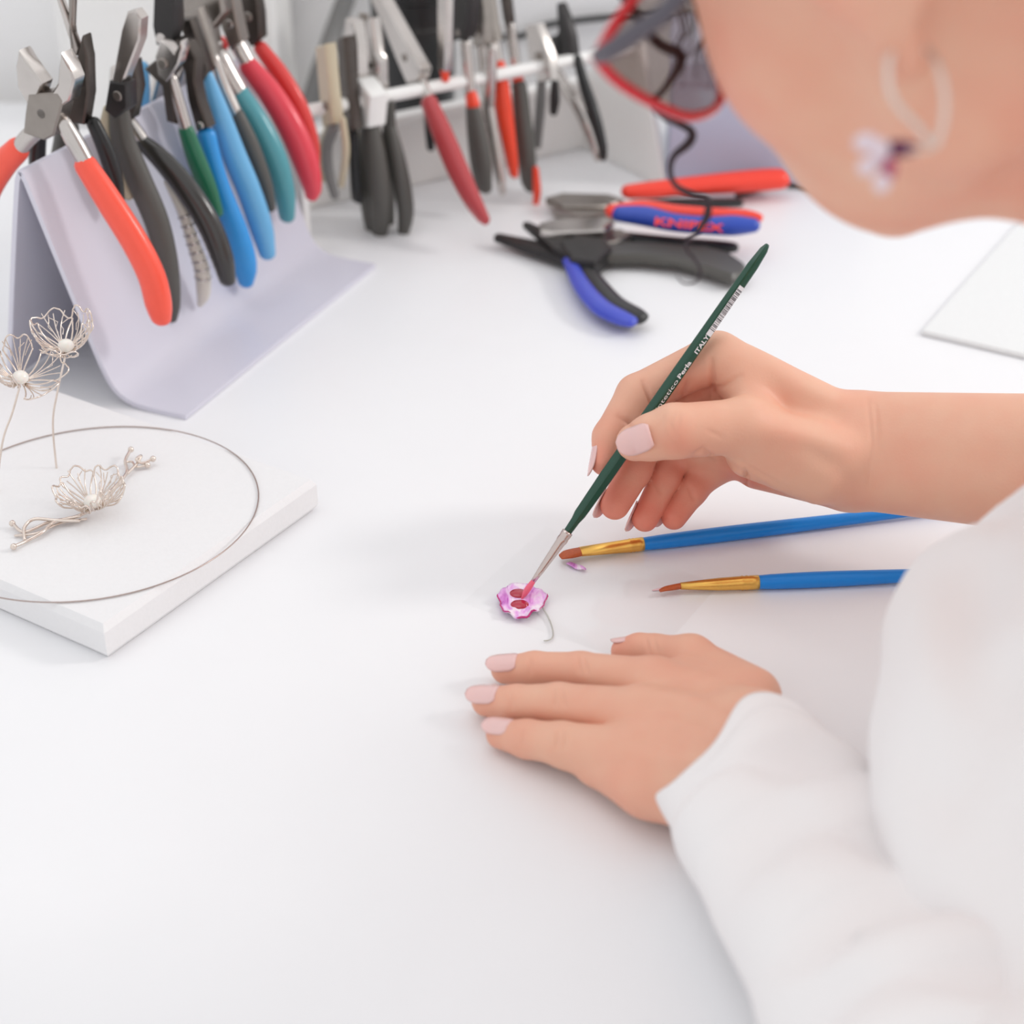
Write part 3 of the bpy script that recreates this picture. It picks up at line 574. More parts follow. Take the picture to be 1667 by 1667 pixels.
# ================================================================== brushes
BT = Pz(846, 978, .12); BE = W(1251, 396, 70.0)      # tip and end of the held brush
bd = unit(BE - BT); BLn = np.linalg.norm(BE - BT)
fn = unit(-CF + .42 * CR - .25 * CU); fn = unit(fn - bd * np.dot(fn, bd)); fs = np.cross(bd, fn)   # facet normal that carries the lettering
M_BGREEN = mat('green_lacquer', '124634', .25, var=.05, coat=.35); M_FER = mat('nickel_ferrule', 'cdbfba', .2, 1., var=.06)
brush = thing('paint_brush', BT, 'dark green paint brush held in the fingers, tip in magenta paint', 'paintbrush', 'paint brushes')
def at(s): return BT + bd * s
def bt(px, py):   # arclength on the brush axis nearest to a picture point
    ss = np.linspace(0, BLn, 600); q = [proj(at(s)) for s in ss]; return float(ss[int(np.argmin([(a[0] - px) ** 2 + (a[1] - py) ** 2 for a in q]))])
s_f0, s_f1 = bt(868, 950), bt(928, 868)
def hexrod(st, n=6):
    V = []; Fc = []
    for s, r in st:
        for k in range(n):
            a = math.pi / n + 2 * math.pi * k / n; V.append(at(s) + r * (math.cos(a) * fn + math.sin(a) * fs))
    K = len(st)
    for i in range(K - 1):
        for k in range(n): Fc.append((i * n + k, i * n + (k + 1) % n, (i + 1) * n + (k + 1) % n, (i + 1) * n + k))
    Fc.append(tuple(range(n))[::-1]); Fc.append(tuple(range((K - 1) * n, K * n))); return V, Fc
s_w = bt(985, 775)
hh = mesh_obj('handle', *hexrod([(s_f1 - .2, .2), (s_f1 + .6, .235), (s_w - 2.0, .30), (s_w, .345), (s_w + 3, .335), (BLn - 3.5, .305), (BLn - 1.2, .285), (BLn - .35, .21), (BLn - .05, .1)]), M_BGREEN, brush, flat_angle=25)
bevel(hh, .05, 2)
V, Fc = sweep([at(s) for s in (s_f0, s_f0 + .7, s_f1 - .55, s_f1 - .5, s_f1 - .38, s_f1 - .3, s_f1 - .15, s_f1)], [.10, .155, .225, .25, .25, .235, .25, .25], n=20, round0=False, round1=False)
mesh_obj('ferrule', V, Fc, M_FER, brush)
bend = [at(s_f0 + .1), at(s_f0 * .55), BT + A(.05, .02, .02)]
M_BRIS = mat('pink_wet_bristle', 'f06a83', .3, var=.1); mesh_obj('bristles', *sweep(bend, [.11, .14, .02], n=12, rows=12), M_BRIS, brush)
M_PRINT = mat('white_print', 'e6e6ea', .5); M_BAR = mat('dark_print', '35353c', .5)
def on_facet(s, c=0., lift=.012):  # point on the lettered facet
    r = np.interp(s, [s_w, s_w + 3, BLn - 3.5, BLn - 1.2], [.345, .335, .305, .285]) * math.cos(math.pi / 6); return at(s) + fn * (r + lift) + (-fs) * c
up_ = -fs if np.dot(-fs, -CR + CU) > 0 else fs
def brush_text(txt, p0, p1, h, bold):
    V, Fc = text_mesh(txt, bold); s0, s1 = bt(*p0), bt(*p1); k = (s1 - s0) / V[:, 0].max()
    P = [on_facet(s0 + k * v[0]) + up_ * (h / .72 * (v[1] - .34)) for v in V]; mesh_obj('lettering', P, Fc, M_PRINT, hh, smooth=False)
brush_text('sintetico', (1062, 672), (1100, 618), .19, False); brush_text('Perla', (1102, 615), (1121, 588), .2, True); brush_text('ITALY', (1130, 575), (1150, 546), .2, True)
sb0, sb1 = bt(1150, 545), bt(1205, 466)
P = [on_facet(s, 0, .008) + up_ * c for s, c in ((sb0, -.15), (sb1, -.15), (sb1, .12), (sb0, .12))]
lab = mesh_obj('barcode_label', P, [(0, 1, 2, 3)], M_PRINT, hh, smooth=False)
rb_ = random.Random(5); s = sb0 + .28; V = []; Fc = []
while s < sb1 - .2:
    w = rb_.choice((.018, .018, .03, .045)); q = [on_facet(a, 0, .014) + up_ * c for a, c in ((s, -.14), (s + w, -.14), (s + w, .11), (s, .11))]
    Fc.append(tuple(range(len(V), len(V) + 4))); V += q; s += w + rb_.choice((.02, .03, .05, .07))
mesh_obj('bars', V, Fc, M_BAR, lab, smooth=False)

M_BBLUE = mat('blue_lacquer', '0a86e0', .3, var=.04, coat=.1); M_GOLD = mat('brass_ferrule', 'eebb62', .33, 1., var=.08); M_SABLE = mat('orange_bristle', 'b4552a', .4, var=.25, scale=900)
def table_brush(label, tip, f0, f1, end, w, flat, wet):
    zc = .36; P = [Pz(x, y, zc) for x, y in (tip, f0, f1, end)]; root = thing('paint_brush', P[0] - A(0, 0, zc), label, 'paintbrush', 'paint brushes')
    up = A(0, 0, 1.); d = unit(P[3] - P[2]); sd = np.cross(d, up)
    L = np.linalg.norm(P[3] - P[2]); pts = [P[2] + d * (L * t) for t in (0, .08, .3, .7, 1)]
    mesh_obj('handle', *sweep(pts, [w * .82, w * .95, w, w * .75, w * .5], n=16, rows=30), M_BBLUE, root)
    f = [P[1] + (P[2] - P[1]) * t for t in (0, .5, .80, .82, .85, .88, .91, .93, 1.04)]
    mesh_obj('ferrule', *sweep(f, np.array([flat * .9, w * .86, w * .86, w * .93, w * .86, w * .93, w * .86, w * .9, w * .9]), np.array([.16, .27, w * .86, w * .93, w * .86, w * .93, w * .86, w * .9, w * .9]), side=sd, n=18, round0=False, round1=False), M_GOLD, root)
    bl = [P[1] + (P[0] - P[1]) * t for t in (-.1, .35, .75, 1)]; bl[-1] = bl[-1] - A(0, 0, .05)
    bo = mesh_obj('bristles', *sweep(bl, [flat * .86, flat * .95, flat * .9, flat * .62], [.13, .12, .09, .05], side=sd, n=14, rows=14), M_SABLE, root)
    return root, bo
table_brush('blue paint brush with a flat orange tip, lying beside the held green brush', (913, 905), (945, 898), (1043, 886), (1600, 818), .36, .36, False)
r2, b2 = table_brush('blue paint brush with a small pink-wet tip, nearest the resting hand', (1075, 960), (1108, 954), (1230, 948), (1640, 930), .36, .17, True)
wp = [Pz(x, y, .05) for x, y in ((1062, 961), (1082, 958), (1104, 955))]
mesh_obj('paint_smear', *sweep(wp, [.03, .12, .14], [.02, .05, .06], side=(0, 1, 0), n=10, rows=10), mat('pale_pink_paint', 'eec9cf', .25), b2)

# ================================================================== clear sheet, painted flower
c0, c1 = Pz(888, 858, .04), Pz(1172, 950, .04); du = unit(c1 - c0); dv = A(du[1], -du[0], 0)
V, Fc = prism([c0, c1, c1 + dv * 7.2, c0 + dv * 7.2], (0, 0, 1), .06, .015)
tag(mesh_obj('clear_sheet', V, Fc, clear_mat('clear_film', 'ffffff', .1, .03), flat_angle=30), 'thin clear plastic sheet under the painted flower', 'sheet')
fc = Pz(849, 981, .1); fl = thing('painted_flower', fc, 'small lilac and magenta painted flower under the brush tip', 'flower')
def petal_mat():
    m = bpy.data.materials.new('lilac_paint'); m.use_nodes = True; nt = m.node_tree; b = nt.nodes['Principled BSDF']
    tc = nt.nodes.new('ShaderNodeTexCoord'); mp = nt.nodes.new('ShaderNodeMapping'); mp.inputs['Scale'].default_value = (260, 90, 100); mp.inputs['Rotation'].default_value = (0, 0, .6)
    nz = nt.nodes.new('ShaderNodeTexNoise'); nz.inputs['Scale'].default_value = 1.; nz.inputs['Detail'].default_value = 4; nz.inputs['Distortion'].default_value = .8
    cr = nt.nodes.new('ShaderNodeValToRGB'); el = cr.color_ramp.elements; el[0].position = .40; el[0].color = lin('f7e9f6'); el[1].position = .76; el[1].color = lin('b746b4')
    x = el.new(.57); x.color = lin('e9a9e8')
    nt.links.new(tc.outputs['Object'], mp.inputs[0]); nt.links.new(mp.outputs[0], nz.inputs['Vector']); nt.links.new(nz.outputs['Fac'], cr.inputs[0]); nt.links.new(cr.outputs[0], b.inputs['Base Color']); b.inputs['Roughness'].default_value = .25
    return m
M_PET = petal_mat(); rf = random.Random(4)
def rimr(a): return 1.0 + .06 * math.sin(3 * a + .8) + .035 * math.sin(7 * a) + .03 * math.sin(13 * a)
nA, nR = 64, 10; V = []; Fc = []
for j in range(nR + 1):
    for i in range(nA):
        a = 2 * math.pi * i / nA; r = rimr(a) * (j / nR) * 1.02; z = .10 + .09 * (j / nR) ** 2 * (1 + .6 * math.sin(5 * a) + .4 * math.sin(11 * a))
        V.append(fc + A(1.02 * r * math.cos(a), 1.25 * r * math.sin(a), z))
for j in range(nR):
    for i in range(nA): Fc.append((j * nA + i, (j + 1) * nA + i, (j + 1) * nA + (i + 1) % nA, j * nA + (i + 1) % nA))
po = mesh_obj('petals', V, Fc, M_PET, fl); md = po.modifiers.new('thick', 'SOLIDIFY'); md.thickness = .0005
M_MAG = mat('magenta_paint', 'c02078', .2, var=.1, coat=.4); M_CRIM = mat('crimson_paint', 'b3173a', .12, var=.12, coat=.6)
top = np.array(V[nR * nA:])
for a0, a1, r in ((30, 44, .035), (46, 56, .05), (-6, 3, .035), (57, 62, .025)):
    idx = [i % nA for i in range(a0, a1)]; P = top[idx] + A(0, 0, .01); mesh_obj('paint_rim', *sweep(P, np.r_[.012, np.full(len(P) - 2, r), .012], n=6), M_MAG, fl)
for (px, py) in ((844, 966), (846, 984)):
    c = Pz(px, py, .22); P = [c + A(.40 * math.cos(a), .33 * math.sin(a), 0) for a in np.linspace(0, 2 * math.pi, 25)[:-1]]; V, Fc = prism(P, (0, 0, 1), .12, .05); mesh_obj('paint_blob', V, Fc, M_CRIM, fl)
st = [Pz(x, y, z) for x, y, z in ((884, 990, .2), (893, 1006, .12), (899, 1022, .1), (900, 1036, .1), (894, 1042, .1), (886, 1043, .1))]
M_STEM = mat('pale_stem_wire', 'c9c9c2', .3, .6); mesh_obj('stem', *sweep(st, .035, n=6, rows=24), M_STEM, fl)
pp = Pz(938, 923, .09); V = []; Fc = []
for i in range(9):
    u = i / 8; w = .17 * math.sin(math.pi * u) ** .7 + .01
    for s in (-1, 0, 1): V.append(pp + A((u - .5) * .85, -(u - .5) * .5 + s * w, .02 + .05 * s * s + .03 * math.sin(9 * u)))
for i in range(8):
    for s in range(2): k = i * 3 + s; Fc.append((k, k + 3, k + 4, k + 1))
o = tag(mesh_obj('paint_flake', V, Fc, M_PET), 'tiny violet paint flake on the clear sheet near the orange brush tip', 'paint flake'); md = o.modifiers.new('thick', 'SOLIDIFY'); md.thickness = .0004

# white tile at right
q0 = Pz(1499, 542, .17); q1 = Pz(1645, 378, .17); dd = unit(q1 - q0); pv = A(dd[1], -dd[0], 0)
V, Fc = prism([q0, q0 + dd * 30, q0 + dd * 30 + pv * 22, q0 + pv * 22], (0, 0, 1), .32, .12)
tag(mesh_obj('white_tile', V, Fc, mat('white_glazed', 'e9eaea', .35, coat=.2), flat_angle=25), 'flat glossy white board on the table behind the raised wrist', 'board')

# ================================================================== the person
HC = A(11.3, -20.8, 33.9); HX = unit(A(-.59, .66, -.47)); HY = A(-.6, -.75, -.29); HY = unit(HY - HX * np.dot(HX, HY)); HZ = np.cross(HX, HY)
HM = np.stack([HX, HY, HZ], 1)
def HL(x, y, z): return HC + HM @ A(x, y, z)
I3 = np.eye(3)
def skin_mat():
    m = bpy.data.materials.new('skin'); m.use_nodes = True; nt = m.node_tree; b = nt.nodes['Principled BSDF']
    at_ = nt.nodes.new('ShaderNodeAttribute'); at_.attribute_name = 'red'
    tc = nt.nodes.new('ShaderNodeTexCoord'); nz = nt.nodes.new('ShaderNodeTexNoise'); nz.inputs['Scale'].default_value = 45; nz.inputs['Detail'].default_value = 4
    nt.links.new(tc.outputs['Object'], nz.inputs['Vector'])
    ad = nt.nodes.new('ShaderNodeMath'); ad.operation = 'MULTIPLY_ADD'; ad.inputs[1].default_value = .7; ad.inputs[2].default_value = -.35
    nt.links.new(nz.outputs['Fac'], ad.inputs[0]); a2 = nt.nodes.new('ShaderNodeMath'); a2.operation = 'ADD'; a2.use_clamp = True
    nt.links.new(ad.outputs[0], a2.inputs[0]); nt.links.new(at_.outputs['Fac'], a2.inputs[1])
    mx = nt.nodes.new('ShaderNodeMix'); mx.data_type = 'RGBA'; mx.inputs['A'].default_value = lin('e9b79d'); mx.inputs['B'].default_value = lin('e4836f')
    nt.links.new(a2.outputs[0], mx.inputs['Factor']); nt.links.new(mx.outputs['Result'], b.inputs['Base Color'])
    b.inputs['Roughness'].default_value = .48; b.inputs['Specular IOR Level'].default_value = .35
    b.inputs['Subsurface Weight'].default_value = .12; b.inputs['Subsurface Radius'].default_value = (1, .35, .2); b.inputs['Subsurface Scale'].default_value = .003
    n2 = nt.nodes.new('ShaderNodeTexNoise'); n2.inputs['Scale'].default_value = 900; n2.inputs['Detail'].default_value = 2; nt.links.new(tc.outputs['Object'], n2.inputs['Vector'])
    bp = nt.nodes.new('ShaderNodeBump'); bp.inputs['Strength'].default_value = .18; bp.inputs['Distance'].default_value = .0004; nt.links.new(n2.outputs['Fac'], bp.inputs['Height']); nt.links.new(bp.outputs[0], b.inputs['Normal'])
    return m
M_SKIN = skin_mat(); M_NAIL = mat('pink_nail', 'eec3bf', .18, coat=.5, var=.02, sss=.1)
M_BLOUSE = mat('white_knit', 'f4f1f1', .85, var=.015, scale=700, bump=.15)

def hand(lo, hi, h, palm, fingers, kp=.9, kf=.5, smooth=2):
    """palm: list of (a, b, ra, rb); fingers: list of chains [(p, r), ...] -> V, Q."""
    g = Grid(lo, hi, h); P = g.new()
    for a, b, ra, rb in palm: g.cone(P, a, b, ra, rb, kp)
    Rr = P.copy()
    for ch in fingers:
        Fd = g.new()
        for i in range(len(ch) - 1): g.cone(Fd, ch[i][0], ch[i + 1][0], ch[i][1], ch[i + 1][1], .22)
        Rr = np.minimum(Rr, smin(P, Fd, kf))
    return g.surf(Rr, smooth)
def crease(V, N, lines, depth, wpx, d0, d1):
    px, py, D = proj(V); vis = ((CAM - V) * N).sum(1) > 0; out = V.copy()
    for ln in lines:
        amp = 1.0
        if not isinstance(ln[0], tuple): amp = ln[0]; ln = ln[1:]
        best = np.full(len(V), 1e9); along = np.zeros(len(V)); nseg = len(ln) - 1
        for k, ((ax, ay), (bx_, by_)) in enumerate(zip(ln[:-1], ln[1:])):
            L = (bx_ - ax) ** 2 + (by_ - ay) ** 2; t = np.clip(((px - ax) * (bx_ - ax) + (py - ay) * (by_ - ay)) / L, 0, 1)
            e = np.hypot(px - ax - t * (bx_ - ax), py - ay - t * (by_ - ay)); along = np.where(e < best, (k + t) / nseg, along); best = np.minimum(best, e)
        m = vis & (D > d0) & (D < d1); w = np.where(m, np.exp(-(best / wpx) ** 2) * np.sqrt(np.clip(np.sin(np.pi * (.06 + .88 * along)), 0, 1)), 0); out -= N * (w * depth * amp)[:, None]
    return out
def nail(parent, T, J, r, nrm, L, wd, ext=.25, name='fingernail', rback=None):
    d = unit(T - J); n = unit(np.asarray(nrm, float) - d * np.dot(nrm, d)); s = np.cross(d, n); nu, nv = 11, 14; V = []; Fc = []
    start = T + d * (r * .75 + ext - L); lj = np.linalg.norm(T - J); rj = rback if rback else r * 1.12
    for j in range(nv):
        v = j / (nv - 1); w = wd / 2 * (1 if v < .55 else math.sqrt(max(0, 1 - ((v - .55) / .47) ** 2))) * (.9 + .1 * min(1, v * 4)); w = max(w, .04)
        if v < .12: w *= .82 + 1.5 * v
        back = max(0., -(r * .75 + ext - L + L * v)); rv = r + (rj - r) * min(1., back / lj)
        for i in range(nu):
            u = -1 + 2 * i / (nu - 1); x = u * w
            V.append(start + d * (L * v) + s * x + n * (rv + .05 - x * x / (2.0 * r) * .95 - .14 * r * max(0, v - .35) ** 2 * 2.2))
    for j in range(nv - 1):
        for i in range(nu - 1): a = j * nu + i; Fc.append((a, a + 1, a + nu + 1, a + nu))
    o = mesh_obj(name, V, Fc, M_NAIL, parent); md = o.modifiers.new('thick', 'SOLIDIFY'); md.thickness = .0006; md.offset = -1; return o

# ---- right hand holding the brush
rI = [(W(1168, 580, 71.6), 1.04), (W(1037, 643, 72.0), .92), (W(994, 712, 71.8), .80), (W(984, 752, 71.55), .62)]
rM = [(W(1152, 612, 73.2), 1.0), (W(1062, 688, 73.8), .9), (W(1034, 766, 72.9), .74), (W(1001, 822, 72.25), .67)]
rR = [(W(1170, 665, 74.3), .95), (W(1105, 716, 74.4), .88), (W(1083, 778, 73.6), .68), (W(1050, 844, 73.0), .61)]
rP = [(W(1205, 725, 74.6), .9), (W(1152, 768, 74.2), .8), (W(1127, 800, 73.8), .66), (W(1097, 842, 73.4), .58)]
rT = [(W(1208, 694, 69.9), 1.2), (W(1097, 702, 69.3), 1.18), (W(1060, 712, 69.4), 1.0), (W(1034, 720, 69.55), .82)]
FW = (W(1700, 716, 69.0), W(1700, 792, 68.2))
palmR = [(rI[0][0], W(1400, 704, 72.2), 1.04, 1.3), (rM[0][0], W(1400, 718, 73.0), 1.0, 1.3), (rR[0][0], W(1405, 748, 73.2), .95, 1.3), (rP[0][0], W(1405, 776, 72.8), .9, 1.25),
         (W(1232, 764, 74.0), W(1370, 786, 72.7), .9, 1.2), (rT[0][0], W(1370, 742, 70.9), 1.15, 1.3), (W(1222, 738, 70.7), W(1335, 768, 71.1), 1.1, 1.45),
         (W(1228, 668, 70.8), W(1192, 612, 71.6), .75, .8), (W(1135, 728, 73.4), W(1235, 742, 73.2), .8, 1.0), (W(1098, 728, 74.2), W(1165, 752, 74.2), .8, .85), (W(1410, 694, 72.2), FW[0], 1.55, 1.95), (W(1402, 775, 71.7), FW[1], 1.5, 2.0), (W(1405, 735, 72.0), W(1700, 752, 68.6), 1.8, 2.3)]
allp = np.array([p for ch in (rI, rM, rR, rP, rT) for p, _ in ch] + [c[0] for c in palmR] + [c[1] for c in palmR])
V, Q = hand(allp.min(0) - 2.6, allp.max(0) + 2.8, .08, palmR, [rI, rM, rR, rP, rT], kp=.85, kf=.4)
N = vnormals(V, Q)
V = crease(V, N, [[(1046, 622), (1054, 640), (1063, 662)], [.7, (1006, 678), (1022, 688), (1034, 702)], [(1158, 585), (1160, 615), (1158, 648)], [.8, (1118, 622), (1110, 648)], [.6, (1140, 640), (1180, 628), (1205, 612)],
                  [(1213, 766), (1215, 782), (1213, 798)], [.8, (1128, 742), (1145, 732), (1165, 748)], [.5, (1120, 790), (1130, 812)], [.5, (1062, 780), (1075, 800)]], .17, 4.2, 68, 76)
V = crease(V, N, [[(1098, 668), (1092, 690), (1100, 712)], [(1106, 672), (1102, 700)], [(1180, 755), (1215, 770), (1260, 800)], [(1200, 748), (1240, 775)], [(1412, 650), (1420, 720), (1412, 800)], [(1425, 660), (1433, 740)], [.8, (1080, 676), (1072, 700)], [.8, (1225, 762), (1275, 795)], [.8, (1170, 742), (1195, 758)], [.7, (1150, 700), (1175, 712)]], .055, 4, 68, 76)
V = crease(V, N, [[-1, (1240, 700), (1310, 712), (1370, 730)], [-.8, (1215, 560), (1290, 618), (1380, 660)], [.8, (1260, 660), (1330, 690)], [1, (1310, 730), (1360, 760), (1390, 800)]], .10, 18, 68, 75)
V = lap(V, Q, .25); N = vnormals(V, Q)
def redness(V, spots, base=.08):
    r = np.full(len(V), base)
    for c, rad, a in spots: r = np.maximum(r, a * np.exp(-(np.linalg.norm(V - c, axis=1) / rad) ** 2))
    return r
redR = redness(V, [(rI[3][0], 1.3, .75), (rI[2][0], 1.2, .45), (rM[3][0], 1.8, .95), (rM[2][0], 1.6, .8), (rR[3][0], 1.8, .95), (rR[2][0], 1.5, .85), (rP[3][0], 1.8, .95), (rP[2][0], 1.4, .8), (rP[1][0], 1.4, .6),
                   (rT[1][0] + A(0, -1, .3), 1.0, .45), (rM[1][0], 1.8, .6), (rM[0][0], 1.6, .35), (W(1215, 785, 73), 1.6, .75), (W(1130, 620, 72), 1.5, .45), (rT[0][0], 1.2, .2)], .1)
body_parts = [(V, Q, redR)]

# ---- left hand resting on the table
lI = [(Pz(1062, 1113, 2.1), 1.0), (Pz(946, 1093, 1.35), .78), (Pz(870, 1089, .95), .70), (Pz(822, 1090, .72), .58)]
lM = [(Pz(1040, 1165, 2.3), 1.05), (Pz(910, 1147, 1.5), .84), (Pz(840, 1145, 1.0), .72), (Pz(792, 1142, .74), .60)]
lR = [(Pz(1030, 1228, 2.05), 1.0), (Pz(915, 1211, 1.4), .83), (Pz(858, 1203, 1.0), .73), (Pz(815, 1195, .72), .58)]
lP = [(Pz(1050, 1280, 1.6), .9), (Pz(975, 1246, 1.15), .76), (Pz(1002, 1222, .62), .55), (Pz(1040, 1212, .55), .48)]
lT = [(Pz(1125, 1072, 1.45), .92), (Pz(1066, 1062, .98), .74), (Pz(1040, 1059, .85), .70), (Pz(1016, 1060, .70), .56)]
wl = [Pz(1230, 1188, 2.4), Pz(1218, 1212, 2.8), Pz(1192, 1246, 2.7), Pz(1160, 1284, 2.2)]
palmL = [(lI[0][0], wl[0], 1.0, 1.35), (lM[0][0], wl[1], 1.05, 1.4), (lR[0][0], wl[2], 1.0, 1.4), (lP[0][0], wl[3], .9, 1.3), (lT[0][0], Pz(1222, 1135, 2.0), .9, 1.2), (Pz(1110, 1110, 1.7), Pz(1180, 1140, 2.0), .9, 1.1),
         (Pz(1225, 1205, 2.6), Pz(1420, 1520, 3.9), 1.75, 2.2), (Pz(1180, 1262, 2.5), Pz(1370, 1560, 3.6), 1.7, 2.2), (Pz(1085, 1290, 1.5), Pz(1150, 1300, 1.9), .95, 1.2), (Pz(930, 1224, 1.2), Pz(1050, 1278, 1.5), .62, .85)]
allp = np.array([p for ch in (lI, lM, lR, lP, lT) for p, _ in ch] + [c[0] for c in palmL] + [c[1] for c in palmL])
V, Q = hand(allp.min(0) - 1.6, allp.max(0) + 2.4, .085, palmL, [lI, lM, lR, lP, lT], kp=.9, kf=.45)
N = vnormals(V, Q)
V = crease(V, N, [[(940, 1070), (945, 1095)], [(950, 1070), (956, 1096)], [(902, 1122), (905, 1150)], [(914, 1122), (918, 1150)], [(908, 1190), (906, 1218)], [(920, 1192), (918, 1220)], [.7, (862, 1072), (864, 1100)], [.7, (832, 1128), (834, 1155)], [.7, (852, 1188), (850, 1215)], [.8, (1052, 1040), (1056, 1062)], [.8, (1064, 1038), (1068, 1060)]], .085, 3.5, 55, 75)
V = crease(V, N, [[-1, (1040, 1110), (1120, 1140), (1200, 1180)], [-1, (1020, 1165), (1100, 1180), (1190, 1210)], [-.8, (1020, 1228), (1100, 1235), (1170, 1255)], [.9, (1060, 1138), (1120, 1158)], [.9, (1040, 1200), (1110, 1208)], [.7, (1090, 1090), (1150, 1120)]], .11, 14, 55, 75)
V[:, 2] = np.maximum(V[:, 2], .06)
V = lap(V, Q, .25)
redL = redness(V, [(lI[1][0], .7, .3), (lM[1][0], .7, .35), (lR[1][0], .7, .35), (lI[3][0], 1.0, .4), (lM[3][0], 1.0, .4), (lR[3][0], 1.0, .45), (lR[2][0], 1.2, .4), (lT[3][0], 1.1, .4), (lP[0][0], 1.8, .35), (lI[0][0], 1.0, .3), (lM[0][0], 1.0, .2)], .14)
body_parts.append((V, Q, redL))

# ---- head and neck, modelled in head axes (x forward, y left, z up)
g = Grid((-16, -10.5, -24), (13, 10.5, 13), .26); Fh = g.new()
g.ell(Fh, (-1.0, 0, 3.0), (9.0, 7.2, 8.2), I3, .5); g.ell(Fh, (3.2, 0, -2.6), (5.4, 5.7, 7.6), I3, 1.5)
for s in (-1, 1):
    g.cone(Fh, (.2, 4.6 * s, -5.6), (6.4, 1.2 * s, -9.0), 1.5, 1.35, 1.6); g.ell(Fh, (4.6, 3.8 * s, -3.2), (2.3, 2.0, 2.6), I3, 1.6); g.ell(Fh, (5.6, 2.4 * s, -6.6), (2.2, 1.8, 2.4), I3, 1.4)
    g.cone(Fh, (7.4, 3.9 * s, 2.1), (8.0, 1.2 * s, 2.0), .8, .8, .9)
    g.cone(Fh, (-.6, 4.2 * s, 0), (.2, 4.6 * s, -5.6), 1.9, 1.4, 1.5)
g.ell(Fh, (6.9, 0, -9.2), (1.3, 1.6, 1.25), I3, .8); g.cone(Fh, (3.4, 0, -9.1), (-.5, 0, -10.0), 1.5, 3.2, 1.6)
for s in (-1, 1): g.ell(Fh, (9.4, 3.1 * s, .7), (1.5, 1.5, 1.0), I3, .6, sub=True); g.ell(Fh, (7.4, 3.1 * s, .7), (1.2, 1.3, 1.1), I3, .25)
g.cone(Fh, (8.2, 0, 1.2), (10.4, 0, -3.2), .65, .8, .7); g.ell(Fh, (9.4, .85, -3.7), (.8, .6, .6), I3, .4); g.ell(Fh, (9.4, -.85, -3.7), (.8, .6, .6), I3, .4)
g.ell(Fh, (8.4, 0, -6.3), (.9, 2.3, .5), I3, .4); g.ell(Fh, (8.3, 0, -7.2), (.9, 2.0, .55), I3, .4)
g.cone(Fh, (-3.2, 0, -3), (-7.5, 0, -20), 4.9, 5.4, 1.6)
for s in (-1, 1):
    Me = np.array([[math.cos(.25), 0, -math.sin(.25)], [0, 1, 0], [math.sin(.25), 0, math.cos(.25)]])
    E_ = g.new(); g.ell(E_, (-2.2, 7.9 * s, .6), (1.9, .62, 3.1), Me, .1); g.ell(E_, (-1.7, 8.5 * s, .8), (1.1, .5, 2.0), Me, .25, sub=True); g.cone(E_, (-1.7, 7.7 * s, -2.0), (-1.45, 7.6 * s, -3.15), .58, .52, .4); g.cone(E_, (-.5, 6.4 * s, -.6), (-1.4, 7.5 * s, -1.8), .7, .45, .4)
    g.ell(Fh, (-3.1, 6.6 * s, -1.9), (.9, 1.6, 2.4), I3, .4, sub=True); Fh = smin(Fh, E_, .25)
V, Q = g.surf(Fh, 2); V = V @ HM.T + HC
redH = redness(V, [(HL(5.5, 4.2, -3), 3.2, .5), (HL(5.5, -4.2, -3), 3.2, .5), (HL(-.8, 7.2, 0), 2.5, .45), (HL(-4, 3, -9), 6.5, .42), (HL(8.8, 0, -6.8), 1.4, .9), (HL(10.5, 0, -3.3), 1.2, .5)], .16)  # the wide neck spot paints in the warm shade below the head
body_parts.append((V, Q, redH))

# ---- torso and upper arms under the blouse
NB = HL(-7.0, 0, -20); LS = A(27, -37, 15.5); RS = A(34, -14, 18); LE = A(13.9, -42.6, 5.6); RE = W(1400, 735, 72.0) + unit(FW[0] + FW[1] - 2 * W(1405, 735, 72)) * 23
g = Grid((4, -52, -30), (62, 8, 32), .75); Fb = g.new()
g.cone(Fb, LS, RS, 3.8, 3.8, 2); g.cone(Fb, (LS + RS) / 2 - A(0, 0, 3), (46, -30, -14), 4.8, 8, 2, mg=4); g.cone(Fb, LS, LE, 3.6, 2.9, 2, mg=3); g.cone(Fb, RS, RE, 3.6, 2.9, 2, mg=3); g.cone(Fb, RE, W(1650, 752, 69), 2.4, 2.2, 2, mg=3)
g.cone(Fb, LE, Pz(1420, 1540, 3.6), 2.5, 2.0, 2, mg=3); g.cone(Fb, NB, (LS + RS) / 2, 4.5, 4.5, 2, mg=3)
V, Q = g.surf(Fb, 2); body_parts.append((V, Q, np.full(len(V), .15)))
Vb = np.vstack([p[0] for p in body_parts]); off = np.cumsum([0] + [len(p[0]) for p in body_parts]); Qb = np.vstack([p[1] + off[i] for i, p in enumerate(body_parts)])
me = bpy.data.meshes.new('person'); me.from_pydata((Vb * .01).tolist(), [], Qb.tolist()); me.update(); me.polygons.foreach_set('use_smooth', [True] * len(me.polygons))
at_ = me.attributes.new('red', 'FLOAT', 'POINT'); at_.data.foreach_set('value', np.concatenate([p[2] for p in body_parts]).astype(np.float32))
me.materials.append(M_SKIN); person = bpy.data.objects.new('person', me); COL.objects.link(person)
tag(person, 'person in a white blouse and red glasses bending forward, holding a green brush', 'person')

